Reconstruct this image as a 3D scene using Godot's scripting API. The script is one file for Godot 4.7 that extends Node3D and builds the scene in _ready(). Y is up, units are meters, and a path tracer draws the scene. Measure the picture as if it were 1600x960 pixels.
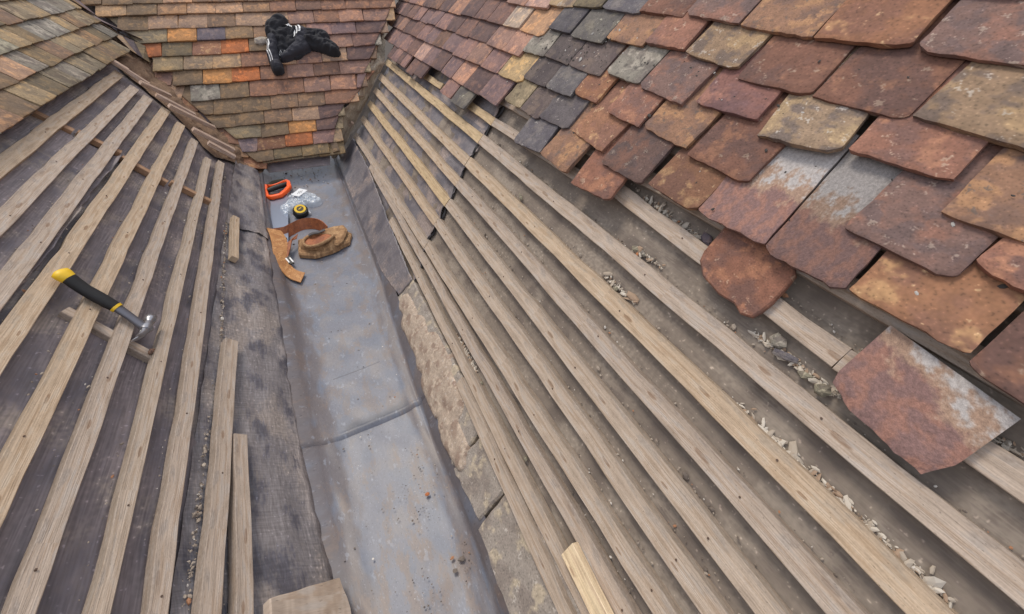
extends Node3D
# A roof valley under repair: two slopes stripped to their battens, a lead gutter between them, a tiled slope across the end.
# Each slope has its own axes: u along the courses, h out of the slope, s up the slope.

var rng := RandomNumberGenerator.new()
var mats := {}
var rough_map: ImageTexture
var wood_bump: ImageTexture

const ROW_A := [
	[1.982, 1.437, 1.933, 1.43, "x"],
	[1.933, 1.43, 1.754, 1.425, "pink"],
	[1.748, 1.425, 1.572, 1.428, "pink"],
	[1.585, 1.444, 1.412, 1.446, "moss"],
	[1.415, 1.449, 1.252, 1.457, "olive"],
	[1.252, 1.457, 1.065, 1.451, "slate"],
	[1.072, 1.461, 0.898, 1.459, "red"],
	[0.895, 1.464, 0.72, 1.457, "purple"],
	[0.718, 1.454, 0.539, 1.447, "brown"],
	[0.537, 1.447, 0.371, 1.451, "orange"],
	[0.365, 1.448, 0.188, 1.446, "purple"],
]

const ROW_B := [
	[1.834, 1.322, 1.676, 1.323, "pink"],
	[1.67, 1.318, 1.482, 1.314, "ochre"],
	[1.476, 1.351, 1.324, 1.347, "slate"],
	[1.311, 1.339, 1.133, 1.339, "olive"],
	[1.135, 1.357, 0.962, 1.356, "brown"],
	[0.961, 1.366, 0.816, 1.369, "red"],
	[0.812, 1.364, 0.645, 1.347, "lichen"],
	[0.633, 1.329, 0.461, 1.328, "red"],
	[0.46, 1.329, 0.299, 1.324, "red"],
	[0.297, 1.334, 0.128, 1.321, "lichen"],
]

const ROW_C := [
	[1.878, 1.221, 1.696, 1.216, "pink"],
	[1.696, 1.216, 1.545, 1.216, "pink"],
	[1.546, 1.239, 1.388, 1.245, "grey"],
	[1.384, 1.246, 1.228, 1.242, "dark"],
	[1.228, 1.242, 1.048, 1.236, "dark"],
	[1.037, 1.257, 0.884, 1.249, "grey"],
	[0.884, 1.246, 0.712, 1.232, "purple"],
	[0.686, 1.249, 0.521, 1.251, "mauve"],
	[0.499, 1.222, 0.346, 1.235, "lichen"],
	[0.339, 1.249, 0.192, 1.251, "red"],
	[0.178, 1.2, 0.019, 1.202, "brown"],
]

const ROW_D := [
	[1.62, 1.119, 1.417, 1.12, "ochre"],
	[1.431, 1.145, 1.263, 1.142, "dark"],
	[1.263, 1.142, 1.107, 1.146, "dark"],
	[1.112, 1.162, 0.988, 1.159, "orange"],
	[0.93, 1.148, 0.785, 1.143, "red"],
	[0.78, 1.149, 0.621, 1.14, "brown"],
	[0.609, 1.128, 0.447, 1.123, "red"],
	[0.263, 1.123, 0.112, 1.117, "purple"],
	[0.113, 1.149, -0.006, 1.137, "red"],
]

const ROW_E := [
	[1.448, 1.037, 1.321, 1.038, "pale"],
	[1.321, 1.038, 1.188, 1.032, "dark"],
	[1.198, 1.044, 1.026, 1.05, "slate"],
	[1.008, 1.056, 0.843, 1.041, "orange"],
	[0.823, 1.015, 0.664, 1.015, "purple"],
	[0.65, 1.027, 0.5, 1.022, "orange"],
	[0.5, 1.028, 0.3425, 1.033, "half"],
	[0.3415, 1.024, 0.2, 1.028, "half"],
	[0.1985, 1.036, 0.047, 1.036, "rust"],
	[0.0455, 1.021, -0.105, 1.018, "red"],
]

const ROW_F := [
	[1.237, 0.925, 1.07, 0.944, "slate"],
	[1.07, 0.944, 0.911, 0.936, "brown"],
	[0.873, 0.922, 0.711, 0.939, "red"],
]

const BIG := [
	[0.141, 0.898],
	[0.086, 0.879],
	[0.028, 0.874],
	[-0.013, 0.872],
	[-0.019, 0.936],
	[-0.025, 1.006],
	[0.039, 1.011],
	[0.132, 1.027],
]

const BROKEN := [
	[0.435, 0.948],
	[0.406, 0.923],
	[0.361, 0.912],
	[0.327, 0.913],
	[0.306, 0.908],
	[0.287, 0.914],
	[0.279, 0.933],
	[0.276, 1.02],
	[0.369, 1.11],
	[0.441, 1.034],
	[0.441, 1.01],
	[0.44, 0.971],
]

const RB := [
	[0.747, 0.966, 0.147, 0.923],
	[1.542, 0.841, -0.134, 0.82],
	[1.645, 0.734, -0.081, 0.719],
	[1.865, 0.644, -0.035, 0.635],
	[2.095, 0.55, 0.045, 0.548],
	[2.347, 0.447, 0.054, 0.471],
	[2.519, 0.305, 0.092, 0.401],
	[1.812, 0.247, 0.133, 0.325],
	[0.777, 0.227, 0.192, 0.216],
]

const LB := [
	[3.029, 1.006, 1.78, 0.997],
	[3.004, 0.919, 1.422, 0.91],
	[2.958, 0.85, 1.176, 0.825],
	[2.951, 0.76, 1.145, 0.764],
	[2.561, 0.671, 0.76, 0.662],
	[2.525, 0.586, 0.771, 0.578],
	[2.574, 0.503, 0.505, 0.478],
	[2.636, 0.438, 0.495, 0.393],
	[1.241, 0.307, 0.486, 0.308],
	[0.887, 0.266, 0.476, 0.22],
	[2.087, 0.334, 1.735, 0.322],
]

const LT := [
	[1.627, 1.051, 1.773, 1.05, 1.932, 1.048, 2.082, 1.055, 2.381, 1.052, 2.662, 1.053, 2.921, 1.055, 3.196, 1.066],
	[1.91, 1.14, 2.039, 1.141, 2.194, 1.144, 2.357, 1.146, 2.493, 1.144, 2.791, 1.148, 2.914, 1.152, 3.111, 1.157, 3.269, 1.148],
	[2.143, 1.224, 2.293, 1.228, 2.497, 1.228, 2.742, 1.232, 2.893, 1.233, 3.086, 1.235, 3.346, 1.242],
	[2.439, 1.314, 2.666, 1.326, 2.823, 1.326, 3.149, 1.334, 3.334, 1.335, 3.539, 1.329],
	[2.783, 1.416, 2.978, 1.421, 3.246, 1.439],
]

const BVL := [
	[-0.756, 0.282],
	[-0.847, 0.369],
	[-0.874, 0.464],
	[-0.97, 0.547],
	[-1.025, 0.637],
	[-1.099, 0.717],
	[-1.182, 0.814],
	[-1.234, 0.918],
	[-1.318, 0.998],
	[-1.336, 1.104],
	[-1.354, 1.211],
	[-1.473, 1.26],
	[-1.561, 1.371],
	[-1.641, 1.445],
	[-1.688, 1.517],
]

const BVR := [
	[-0.327, 0.275],
	[-0.305, 0.401],
	[-0.269, 0.514],
	[-0.232, 0.605],
	[-0.183, 0.629],
	[-0.083, 0.716],
	[-0.055, 0.839],
	[0.002, 0.931],
	[0.046, 1.042],
	[0.1, 1.133],
	[0.16, 1.248],
	[0.212, 1.345],
	[0.238, 1.444],
]

const RVE := [
	[3.067, 0.097],
	[3.072, 0.173],
	[3.051, 0.259],
	[3.085, 0.335],
	[3.106, 0.415],
	[3.146, 0.567],
	[3.253, 0.746],
	[3.314, 0.863],
	[3.555, 0.948],
	[3.668, 1.046],
	[3.785, 1.148],
	[3.894, 1.237],
	[3.996, 1.326],
]

const LVE := [
	[2.841, 0.242],
	[2.882, 0.324],
	[2.817, 0.406],
	[2.76, 0.468],
	[2.811, 0.536],
	[2.936, 0.625],
	[3.045, 0.725],
	[3.105, 0.811],
	[3.165, 0.906],
	[3.202, 0.995],
	[3.279, 1.054],
	[3.546, 1.158],
	[3.69, 1.262],
	[3.684, 1.342],
	[3.738, 1.405],
]

const GUT := [
	[-0.351, 0.187, -3.11, -0.362, 0.08, -3.402, 0.105, 0.079, -3.158, 0.122, 0.068, -3.175],
	[-0.344, 0.177, -2.905, -0.352, 0.075, -3.166, 0.106, 0.073, -2.93, 0.122, 0.068, -2.934],
	[-0.322, 0.15, -2.318, -0.324, 0.061, -2.492, 0.107, 0.055, -2.277, 0.122, 0.068, -2.244],
	[-0.305, 0.129, -1.969, -0.293, 0.05, -2.09, 0.107, 0.044, -1.889, 0.13, 0.077, -1.825],
	[-0.289, 0.11, -1.691, -0.264, 0.041, -1.77, 0.107, 0.036, -1.584, 0.131, 0.079, -1.513],
	[-0.273, 0.09, -1.399, -0.226, 0.032, -1.437, 0.088, 0.027, -1.279, 0.121, 0.067, -1.218],
	[-0.26, 0.073, -1.106, -0.209, 0.023, -1.121, 0.083, 0.019, -0.973, 0.112, 0.056, -0.927],
	[-0.249, 0.061, -0.931, -0.193, 0.018, -0.931, 0.087, 0.014, -0.789, 0.107, 0.05, -0.754],
	[-0.238, 0.047, -0.785, -0.186, 0.013, -0.777, 0.089, 0.009, -0.636, 0.119, 0.064, -0.591],
	[-0.227, 0.033, -0.652, -0.178, 0.009, -0.637, 0.094, 0.006, -0.498, 0.121, 0.067, -0.458],
	[-0.213, 0.016, -0.537, -0.167, 0.006, -0.517, 0.093, 0.002, -0.384, 0.119, 0.064, -0.349],
	[-0.201, 0.001, -0.449, -0.159, 0.004, -0.426, 0.089, 0, -0.299, 0.118, 0.064, -0.267],
	[-0.138, -0.077, 0.059, -0.112, -0.011, 0.1, 0.078, -0.014, 0.198, 0.112, 0.056, 0.21],
]

# ---------------------------------------------------------------- helpers: objects

func add_to(parent: Node, o: Node3D, called: String) -> Node3D:
	o.name = called
	parent.add_child(o, true)
	return o

func put_mesh(parent: Node, called: String, mesh: Mesh, mat: Material, at := Transform3D()) -> MeshInstance3D:
	var o := MeshInstance3D.new()
	o.mesh = mesh
	o.material_override = mat
	o.transform = at
	add_to(parent, o, called)
	return o

func tag(o: Node, label: String, category := "", group := "", kind := "") -> void:
	o.set_meta("label", label)
	if category != "": o.set_meta("category", category)
	if group != "": o.set_meta("group", group)
	if kind != "": o.set_meta("kind", kind)

func noise(freq: float, sd: int, octaves := 3, type := FastNoiseLite.TYPE_SIMPLEX_SMOOTH) -> FastNoiseLite:
	var n := FastNoiseLite.new()
	n.noise_type = type
	n.seed = sd
	n.frequency = freq
	n.fractal_octaves = octaves
	return n

func rgb(r: float, g: float, b: float) -> Color:
	return Color(r / 255.0, g / 255.0, b / 255.0)

func sst(a: float, b: float, x: float) -> float:
	return smoothstep(a, b, x)

# ---------------------------------------------------------------- helpers: textures

func picture(w: int, h: int, bytes: PackedByteArray) -> ImageTexture:
	return ImageTexture.create_from_image(Image.create_from_data(w, h, false, Image.FORMAT_RGB8, bytes))

func put_px(b: PackedByteArray, i: int, c: Color) -> void:
	b[i] = clampi(int(c.r * 255.0), 0, 255)
	b[i + 1] = clampi(int(c.g * 255.0), 0, 255)
	b[i + 2] = clampi(int(c.b * 255.0), 0, 255)

# fired clay: a base colour with two blotch colours, pits, grains and lichen spots
func clay(sd: int, base: Color, a: Color, la: float, b: Color, lb: float, spot: Color, ls: float, n := 384) -> ImageTexture:
	var out := PackedByteArray()
	out.resize(n * n * 3)
	var k := 384.0 / n
	var na := noise(0.011 * k, sd, 4)
	var nb := noise(0.016 * k, sd + 7, 4)
	var nc := noise(0.05 * k, sd + 13, 3)
	var nd := noise(0.035 * k, sd + 19, 2)
	var ng := noise(0.22 * k, sd + 23, 2)
	var i := 0
	for y in n:
		for x in n:
			var f := nc.get_noise_2d(x, y)
			var g := ng.get_noise_2d(x, y)
			var c := base.lerp(a, sst(la - 0.22, la + 0.26, na.get_noise_2d(x, y) + 0.25 * f))
			c = c.lerp(b, sst(lb - 0.18, lb + 0.2, nb.get_noise_2d(x, y) + 0.3 * f))
			c = c.lerp(spot, 0.7 * sst(ls, ls + 0.12, nd.get_noise_2d(x, y) + 0.35 * g))
			var m := 1.0 + 0.11 * f + 0.085 * g
			if g < -0.55: m *= 0.82
			elif g > 0.62: m *= 1.14
			put_px(out, i, Color(c.r * m, c.g * m, c.b * m))
			i += 3
	return picture(n, n, out)

# a tile whose upper half was covered: dark weathered tail, ochre band, pale limey head; v runs up the tile
func clay_half(sd: int) -> ImageTexture:
	var n := 512
	var out := PackedByteArray()
	out.resize(n * n * 3)
	var na := noise(0.009, sd, 4)
	var nc := noise(0.05, sd + 13, 3)
	var ng := noise(0.2, sd + 23, 2)
	var nb := noise(0.014, sd + 5, 3)
	var i := 0
	for y in n:
		for x in n:
			var f := nc.get_noise_2d(x, y)
			var g := ng.get_noise_2d(x, y)
			var v := y / 512.0 + 0.16 * na.get_noise_2d(x, y) + 0.03 * f
			var c := rgb(128, 100, 96).lerp(rgb(146, 108, 96), sst(-0.3, 0.4, nb.get_noise_2d(x, y)))
			c = c.lerp(rgb(166, 140, 118), 0.75 * sst(0.34, 0.46, v))
			c = c.lerp(rgb(170, 164, 162), sst(0.44, 0.6, v + 0.03 * f + 0.14 * nb.get_noise_2d(x, y)))
			var m := 1.0 + 0.13 * f + 0.12 * g
			put_px(out, i, Color(c.r * m, c.g * m, c.b * m))
			i += 3
	return picture(n, n, out)

# sawn softwood; x along the grain, y round the batten: 0..0.27 lower edge, 0.27..0.73 face, 0.73..1 upper edge
func wood(sd: int, light: Color, dark: Color, dust: Color, dust_amount: float) -> ImageTexture:
	var w := 1024
	var h := 160
	var out := PackedByteArray()
	out.resize(w * h * 3)
	var n1 := noise(0.02, sd, 3)
	var n2 := noise(0.07, sd + 3, 2)
	var n3 := noise(0.012, sd + 5, 4)
	var n4 := noise(0.16, sd + 9, 2)
	var r := RandomNumberGenerator.new()
	r.seed = sd
	var knots := []
	for k in 3: knots.append(Vector3(r.randf() * w, r.randf_range(0.3, 0.72) * h, r.randf_range(5, 11)))
	var i := 0
	for y in h:
		for x in w:
			var bend := 0.0
			var kn := 0.0
			for q: Vector3 in knots:
				var dx := (x - q.x) / (q.z * 2.2)
				var dy := (y - q.y) / q.z
				var d := dx * dx + dy * dy
				if d < 12.0:
					bend += 9.0 * exp(-d * 0.5) * signf(dy)
					kn = maxf(kn, 1.0 - sst(0.3, 1.0, d))
			var t := n2.get_noise_2d(x * 0.035, (y + bend) * 3.2) * 0.7 + n1.get_noise_2d(x * 0.08, (y + bend) * 1.5) * 0.7
			var c := light.lerp(dark, 0.7 * sst(-0.35, 0.7, t))
			c = c.lerp(rgb(140, 110, 86), 0.6 * kn)
			var big := n3.get_noise_2d(x, y * 2.0)
			c = c.lerp(dust, 0.6 * sst(0.0, 0.45, big) * dust_amount)
			var up := sst(0.56, 0.74, y / float(h) + 0.22 * big + 0.05 * n4.get_noise_2d(x, y))
			c = c.lerp(rgb(176, 148, 122), 0.4 * sst(0.05, 0.4, n3.get_noise_2d(x * 0.55 + 900.0, y * 4.0)))
			c = c.lerp(rgb(148, 134, 122), 0.8 * up * dust_amount * (0.7 + 0.5 * n2.get_noise_2d(x, y * 2.0)))
			var m := 1.0 + 0.05 * n4.get_noise_2d(x, y) + 0.12 * big
			if n4.get_noise_2d(x * 0.5 + 400.0, y) > 0.68: m *= 0.78
			put_px(out, i, Color(c.r * m, c.g * m, c.b * m))
			i += 3
	return picture(w, h, out)

# roofing felt or dusty board: streaks along x, smears and specks
func sheet_picture(w: int, h: int, sd: int, base: Color, smear: Color, ls: float, dark: Color, ld: float, streak: float, cross: float, edge := 0.0) -> ImageTexture:
	var out := PackedByteArray()
	out.resize(w * h * 3)
	var n1 := noise(0.006, sd, 4)
	var n2 := noise(0.012, sd + 3, 4)
	var n3 := noise(0.12, sd + 5, 2)
	var n4 := noise(0.3, sd + 9, 2)
	var i := 0
	for y in h:
		for x in w:
			var f := n3.get_noise_2d(x, y)
			var s := n4.get_noise_2d(x * 0.05, y * 1.3)
			var c := base.lerp(smear, sst(ls - 0.2, ls + 0.25, n1.get_noise_2d(x, y) + 0.2 * f))
			if edge > 0.0: c = c.lerp(rgb(176, 166, 162), 0.75 * (1.0 - sst(0.0, edge, y + edge * 1.6 * n2.get_noise_2d(x * 0.7, y * 0.3))))
			c = c.lerp(dark, sst(ld - 0.16, ld + 0.3, n2.get_noise_2d(x * 0.8, y) + 0.25 * f + 0.3 * s))
			var m := 1.0 + streak * s + 0.07 * f
			if cross > 0.0: m += cross * n4.get_noise_2d(x * 1.3 + 91.0, y * 0.05)
			if f > 0.66: m *= 1.3
			put_px(out, i, Color(c.r * m, c.g * m, c.b * m))
			i += 3
	return picture(w, h, out)

# weathered lead: x across the gutter, y along it
func lead_picture() -> ImageTexture:
	var w := 448
	var h := 2048
	var out := PackedByteArray()
	out.resize(w * h * 3)
	var n1 := noise(0.008, 501, 4)
	var n2 := noise(0.01, 503, 4)
	var n3 := noise(0.09, 505, 3)
	var n4 := noise(0.3, 507, 2)
	var i := 0
	for y in h:
		for x in w:
			var f := n3.get_noise_2d(x, y)
			var g := n4.get_noise_2d(x, y)
			var c := rgb(134, 132, 137)
			c = c.lerp(rgb(146, 136, 131), 0.7 * sst(-0.1, 0.4, n1.get_noise_2d(x, y * 1.4) + 0.12 * f))
			c = c.lerp(rgb(126, 128, 136), 0.7 * sst(0.05, 0.35, n2.get_noise_2d(x, y * 1.3) + 0.1 * f))
			# dust settles along the two sides of the floor and in a heap low down
			var side := minf(maxf(x - 70.0, 0.0), maxf(372.0 - x, 0.0) + (14.0 if x > 372 else 0.0))
			c = c.lerp(rgb(122, 106, 98), 0.6 * (1.0 - sst(4.0, 46.0, side + 60.0 * n2.get_noise_2d(x * 2.0, y))))
			var dust := n1.get_noise_2d(x * 1.6 + 700.0, y * 1.2) + 0.3 * f
			c = c.lerp(rgb(142, 118, 102), (0.4 + 0.25 * (1.0 - sst(380.0, 640.0, y))) * sst(0.15 - 0.2 * (1.0 - sst(380.0, 640.0, y)), 0.45, dust))
			# darker streak along the lap of the two bays, thickest towards its left end
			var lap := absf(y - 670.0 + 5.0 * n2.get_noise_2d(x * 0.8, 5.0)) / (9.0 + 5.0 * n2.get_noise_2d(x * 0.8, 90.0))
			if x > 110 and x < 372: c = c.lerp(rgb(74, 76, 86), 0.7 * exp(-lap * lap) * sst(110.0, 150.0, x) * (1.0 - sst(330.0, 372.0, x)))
			if x > 133 and x < 306:
				var crease_shade := absf(y - 800.0 - (x - 133.0) * 0.02 + 2.0 * n2.get_noise_2d(x * 0.6, 40.0))  # shade in a narrow crease of the lead, painted as a thin dark line
				c = c.lerp(rgb(88, 86, 92), 0.6 * (1.0 - sst(0.5, 2.2, crease_shade)))
			var pale := n1.get_noise_2d(x * 3.0 + 50.0, y * 4.0) + 0.3 * f
			c = c.lerp(rgb(168, 168, 172), 0.5 * sst(0.42, 0.6, pale))
			var m := 1.0 + 0.05 * f + 0.04 * g
			if g > 0.68: m *= 1.25
			elif g < -0.7: m *= 0.7
			put_px(out, i, Color(c.r * m, c.g * m, c.b * m))
			i += 3
	return picture(w, h, out)

func grey_noise(w: int, h: int, sd: int, fx: float, fy: float, octaves: int) -> ImageTexture:
	var out := PackedByteArray()
	out.resize(w * h * 3)
	var n := noise(1.0, sd, octaves)
	var i := 0
	for y in h:
		for x in w:
			var v := clampi(int(128.0 + 190.0 * n.get_noise_2d(x * fx, y * fy)), 0, 255)
			out[i] = v
			out[i + 1] = v
			out[i + 2] = v
			i += 3
	return picture(w, h, out)

func surface(called: String, tex: Texture2D, tint: Color, roughness: float, bump: Texture2D = null, bump_cm := 0.0, metallic := 0.0) -> StandardMaterial3D:
	var m := StandardMaterial3D.new()
	m.resource_name = called
	m.albedo_texture = tex
	m.albedo_color = tint
	m.roughness = roughness
	m.metallic = metallic
	if bump:
		m.heightmap_enabled = true
		m.heightmap_texture = bump
		m.heightmap_scale = bump_cm
	mats[called] = m
	return m

# one material per style and tint step, made when first asked for
func clay_mat(style: String, step: int) -> StandardMaterial3D:
	var key := "%s %d" % [style, step]
	if not mats.has(key):
		var src: Array = STYLE[style]
		var tex: ImageTexture = mats["tex_" + str(src[0])]
		var base: Color = src[1]
		var k: float = [0.84, 0.94, 1.03, 1.12][step]
		var warm: float = [0.0, 0.02, -0.015, 0.01][step]
		surface(key, tex, Color(minf(base.r * k + warm, 1.0), minf(base.g * k, 1.0), minf(base.b * k - warm, 1.0)), 0.88, rough_map, 0.07)
	return mats[key]

var STYLE := {
	"red": ["red", Color(1, 1, 1)], "mauve": ["red", Color(0.96, 0.98, 1.12)], "purple": ["purple", Color(1, 1, 1)], "brown": ["brown", Color(1, 1, 1)],
	"orange": ["orange", Color(1, 1, 1)], "rust": ["orange", Color(0.97, 0.92, 0.88)], "lichen": ["lichen", Color(1, 1, 1)], "half": ["half", Color(1, 1, 1)],
	"slate": ["slate", Color(1, 1, 1)], "dark": ["slate", Color(1.04, 0.98, 0.93)], "olive": ["slate", Color(1.16, 1.1, 0.88)], "grey": ["grey", Color(1, 1, 1)],
	"pale": ["grey", Color(1.06, 1.0, 0.9)], "pink": ["plain", Color(1.0, 0.79, 0.71)], "ochre": ["plain", Color(0.98, 0.76, 0.58)], "moss": ["lichen", Color(1.12, 1.05, 0.95)],
	"plum": ["plain", Color(0.69, 0.55, 0.53)], "rosy": ["plain", Color(0.79, 0.61, 0.53)], "sand": ["plain", Color(0.81, 0.68, 0.55)], "moor": ["plain", Color(0.75, 0.66, 0.53)],
	"bright": ["plain", Color(1.04, 0.65, 0.43)], "stone": ["grey", Color(1.04, 0.99, 0.9)], "fawn": ["plain", Color(0.86, 0.70, 0.58)], "slatey": ["plain", Color(0.60, 0.53, 0.55)],
}

# ---------------------------------------------------------------- helpers: shapes

# a plain tile: x across 0..w, z up the slope 0..l (tail at 0), y out; its face is at y = 0 and its back at -t
func tile_mesh(w: float, l: float, t: float, r: RandomNumberGenerator, fine: int, chip: float, worn: float, uv_fixed := false, cut0 := 0.0, cut1 := 0.0) -> ArrayMesh:
	var nx := 4 + 2 * fine
	var nz := 4 + 2 * fine
	var xs := [0.0, 0.004]
	var zs := [0.0, 0.004]
	for i in nx - 1: xs.append(lerpf(0.004, w - 0.004, (i + 1.0) / nx))
	xs.append(w - 0.004)
	xs.append(w)
	for i in nz: zs.append(lerpf(0.004, l, pow((i + 1.0) / nz, 1.25)))
	var n := noise(14.0, r.randi() % 10000, 2)
	var ne := noise(38.0, r.randi() % 10000, 3)
	var off := r.randf() * 50.0
	var camber := r.randf_range(-0.002, 0.0035)
	var twist := r.randf_range(-0.004, 0.004)
	var c0 := worn * (1.0 if r.randf() < 0.45 else 0.25) * r.randf_range(0.5, 1.3)
	var c1 := worn * (1.0 if r.randf() < 0.45 else 0.25) * r.randf_range(0.5, 1.3)
	var uk := r.randf_range(0.40, 0.72)
	var flip := r.randf() < 0.5
	var uo := Vector2(r.randf() * (0.98 - 0.28 / uk), r.randf() * (0.98 - 0.28 / uk))
	var cols := xs.size()
	var rows := zs.size()
	var pts := PackedVector3Array()
	var uvs := PackedVector2Array()
	for j in rows:
		for i in cols:
			var x: float = xs[i]
			var z: float = zs[j]
			var y := 0.0012 * n.get_noise_2d(x + off, z) * 2.0 + camber * (1.0 - pow(2.0 * x / w - 1.0, 2.0)) * (1.0 - z / l) + twist * (x / w - 0.5) * (1.0 - z / l)
			var edge := 1.0 if (i == 0 or i == cols - 1 or j == 0) else 0.0
			if edge > 0.0: y -= 0.0015
			var px := x
			var pz := z
			# ragged tail and sides
			var e := ne.get_noise_2d(x + off, 3.0)
			if j < 2:
				pz += chip * (0.5 + e) * (1.0 if j == 0 else 0.9)
				var a := maxf(0.0, 1.0 - x / 0.022)
				var b := maxf(0.0, 1.0 - (w - x) / 0.022)
				pz += c0 * a * a + c1 * b * b
			if i < 2: px += chip * 0.5 * (0.5 + ne.get_noise_2d(z + off, 9.0))
			if i > cols - 3: px -= chip * 0.5 * (0.5 + ne.get_noise_2d(z + off, 15.0))
			# a tile cut along a valley: the cut runs from cut at the tail to zero at the head
			var lo := cut0 * (1.0 - z / l) if cut0 > 0.0 else cut0 * z / l
			var hi := cut1 * (1.0 - z / l) if cut1 > 0.0 else cut1 * z / l
			px = lerpf(lo, w - hi, px / w)
			pts.append(Vector3(px, y, pz))
			uvs.append(Vector2(x / 0.17 , z / 0.27) if uv_fixed else (Vector2(z / uk + uo.x, x / uk + uo.y) if flip else Vector2(x / uk + uo.x, z / uk + uo.y)))
	var st := SurfaceTool.new()
	st.begin(Mesh.PRIMITIVE_TRIANGLES)
	st.set_smooth_group(0)
	for j in rows - 1:
		for i in cols - 1:
			var q := [j * cols + i, j * cols + i + 1, (j + 1) * cols + i + 1, (j + 1) * cols + i]
			for k in [0, 1, 2, 0, 2, 3]:
				st.set_uv(uvs[q[k]])
				st.add_vertex(pts[q[k]])
	st.set_smooth_group(-1)
	var rim := []
	for i in cols: rim.append(i)
	for j in range(1, rows): rim.append(j * cols + cols - 1)
	for i in range(cols - 2, -1, -1): rim.append((rows - 1) * cols + i)
	for j in range(rows - 2, 0, -1): rim.append(j * cols)
	var down := []
	for k in rim.size():
		var p: Vector3 = pts[rim[k]]
		var mid := Vector3(w * 0.5, 0, l * 0.5)
		down.append(Vector3(p.x + (mid.x - p.x) * 0.02 * r.randf(), -t + 0.001 * r.randf(), p.z + (mid.z - p.z) * 0.015 * r.randf()))
	for k in rim.size():
		var k2 := (k + 1) % rim.size()
		var vs := [pts[rim[k]], down[k], down[k2], pts[rim[k2]]]
		var tv := [uvs[rim[k]], uvs[rim[k]] + Vector2(0.01, 0.03), uvs[rim[k2]] + Vector2(0.01, 0.03), uvs[rim[k2]]]
		for m in [0, 1, 2, 0, 2, 3]:
			st.set_uv(tv[m])
			st.add_vertex(vs[m])
	var cen := Vector3(w * 0.5, -t, l * 0.5)
	for k in rim.size():
		st.set_uv(Vector2(0.5, 0.5))
		for v in [down[(k + 1) % rim.size()], down[k], cen]: st.add_vertex(v)
	st.generate_normals()
	return st.commit()

# local axes of a piece on a slope whose bottom edge runs from (u0, s0) to (u1, s1), u0 < u1, with h at that edge and a drop up the slope
func on_slope(sgn: float, u0: float, s0: float, u1: float, s1: float, h: float, drop: float) -> Transform3D:
	var along := Vector3(u1 - u0, 0, sgn * (s1 - s0)).normalized()
	var at := Vector3(u0, h, sgn * s0)
	if sgn < 0.0:
		along = -along
		at = Vector3(u1, h, sgn * s1)
	var b := Basis(along, Vector3.UP, along.cross(Vector3.UP))
	return Transform3D(b * Basis(Vector3.RIGHT, atan(drop)), at)

func lay_tile(roof: Node3D, sgn: float, u0: float, s0: float, u1: float, s1: float, style: String, fine := 0, len := 0.265, cut0 := 0.0, cut1 := 0.0, h := 0.045, drop := 0.124) -> MeshInstance3D:
	if u0 > u1:
		var a := u0
		u0 = u1
		u1 = a
		a = s0
		s0 = s1
		s1 = a
	var w := Vector2(u1 - u0, s1 - s0).length() - 0.0015
	var worn := 0.011 if fine > 1 else 0.003
	var t := rng.randf_range(0.0105, 0.0135)
	var at := on_slope(sgn, u0, s0, u1, s1, h + rng.randf_range(-0.002, 0.003), drop + rng.randf_range(-0.006, 0.004))
	var mesh := tile_mesh(w, len, t, rng, fine, 0.0034 if fine > 1 else 0.0018, worn, style == "half", cut0, cut1)
	return put_mesh(roof, "roof_tile", mesh, clay_mat(style, rng.randi() % 4), at)

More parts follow.
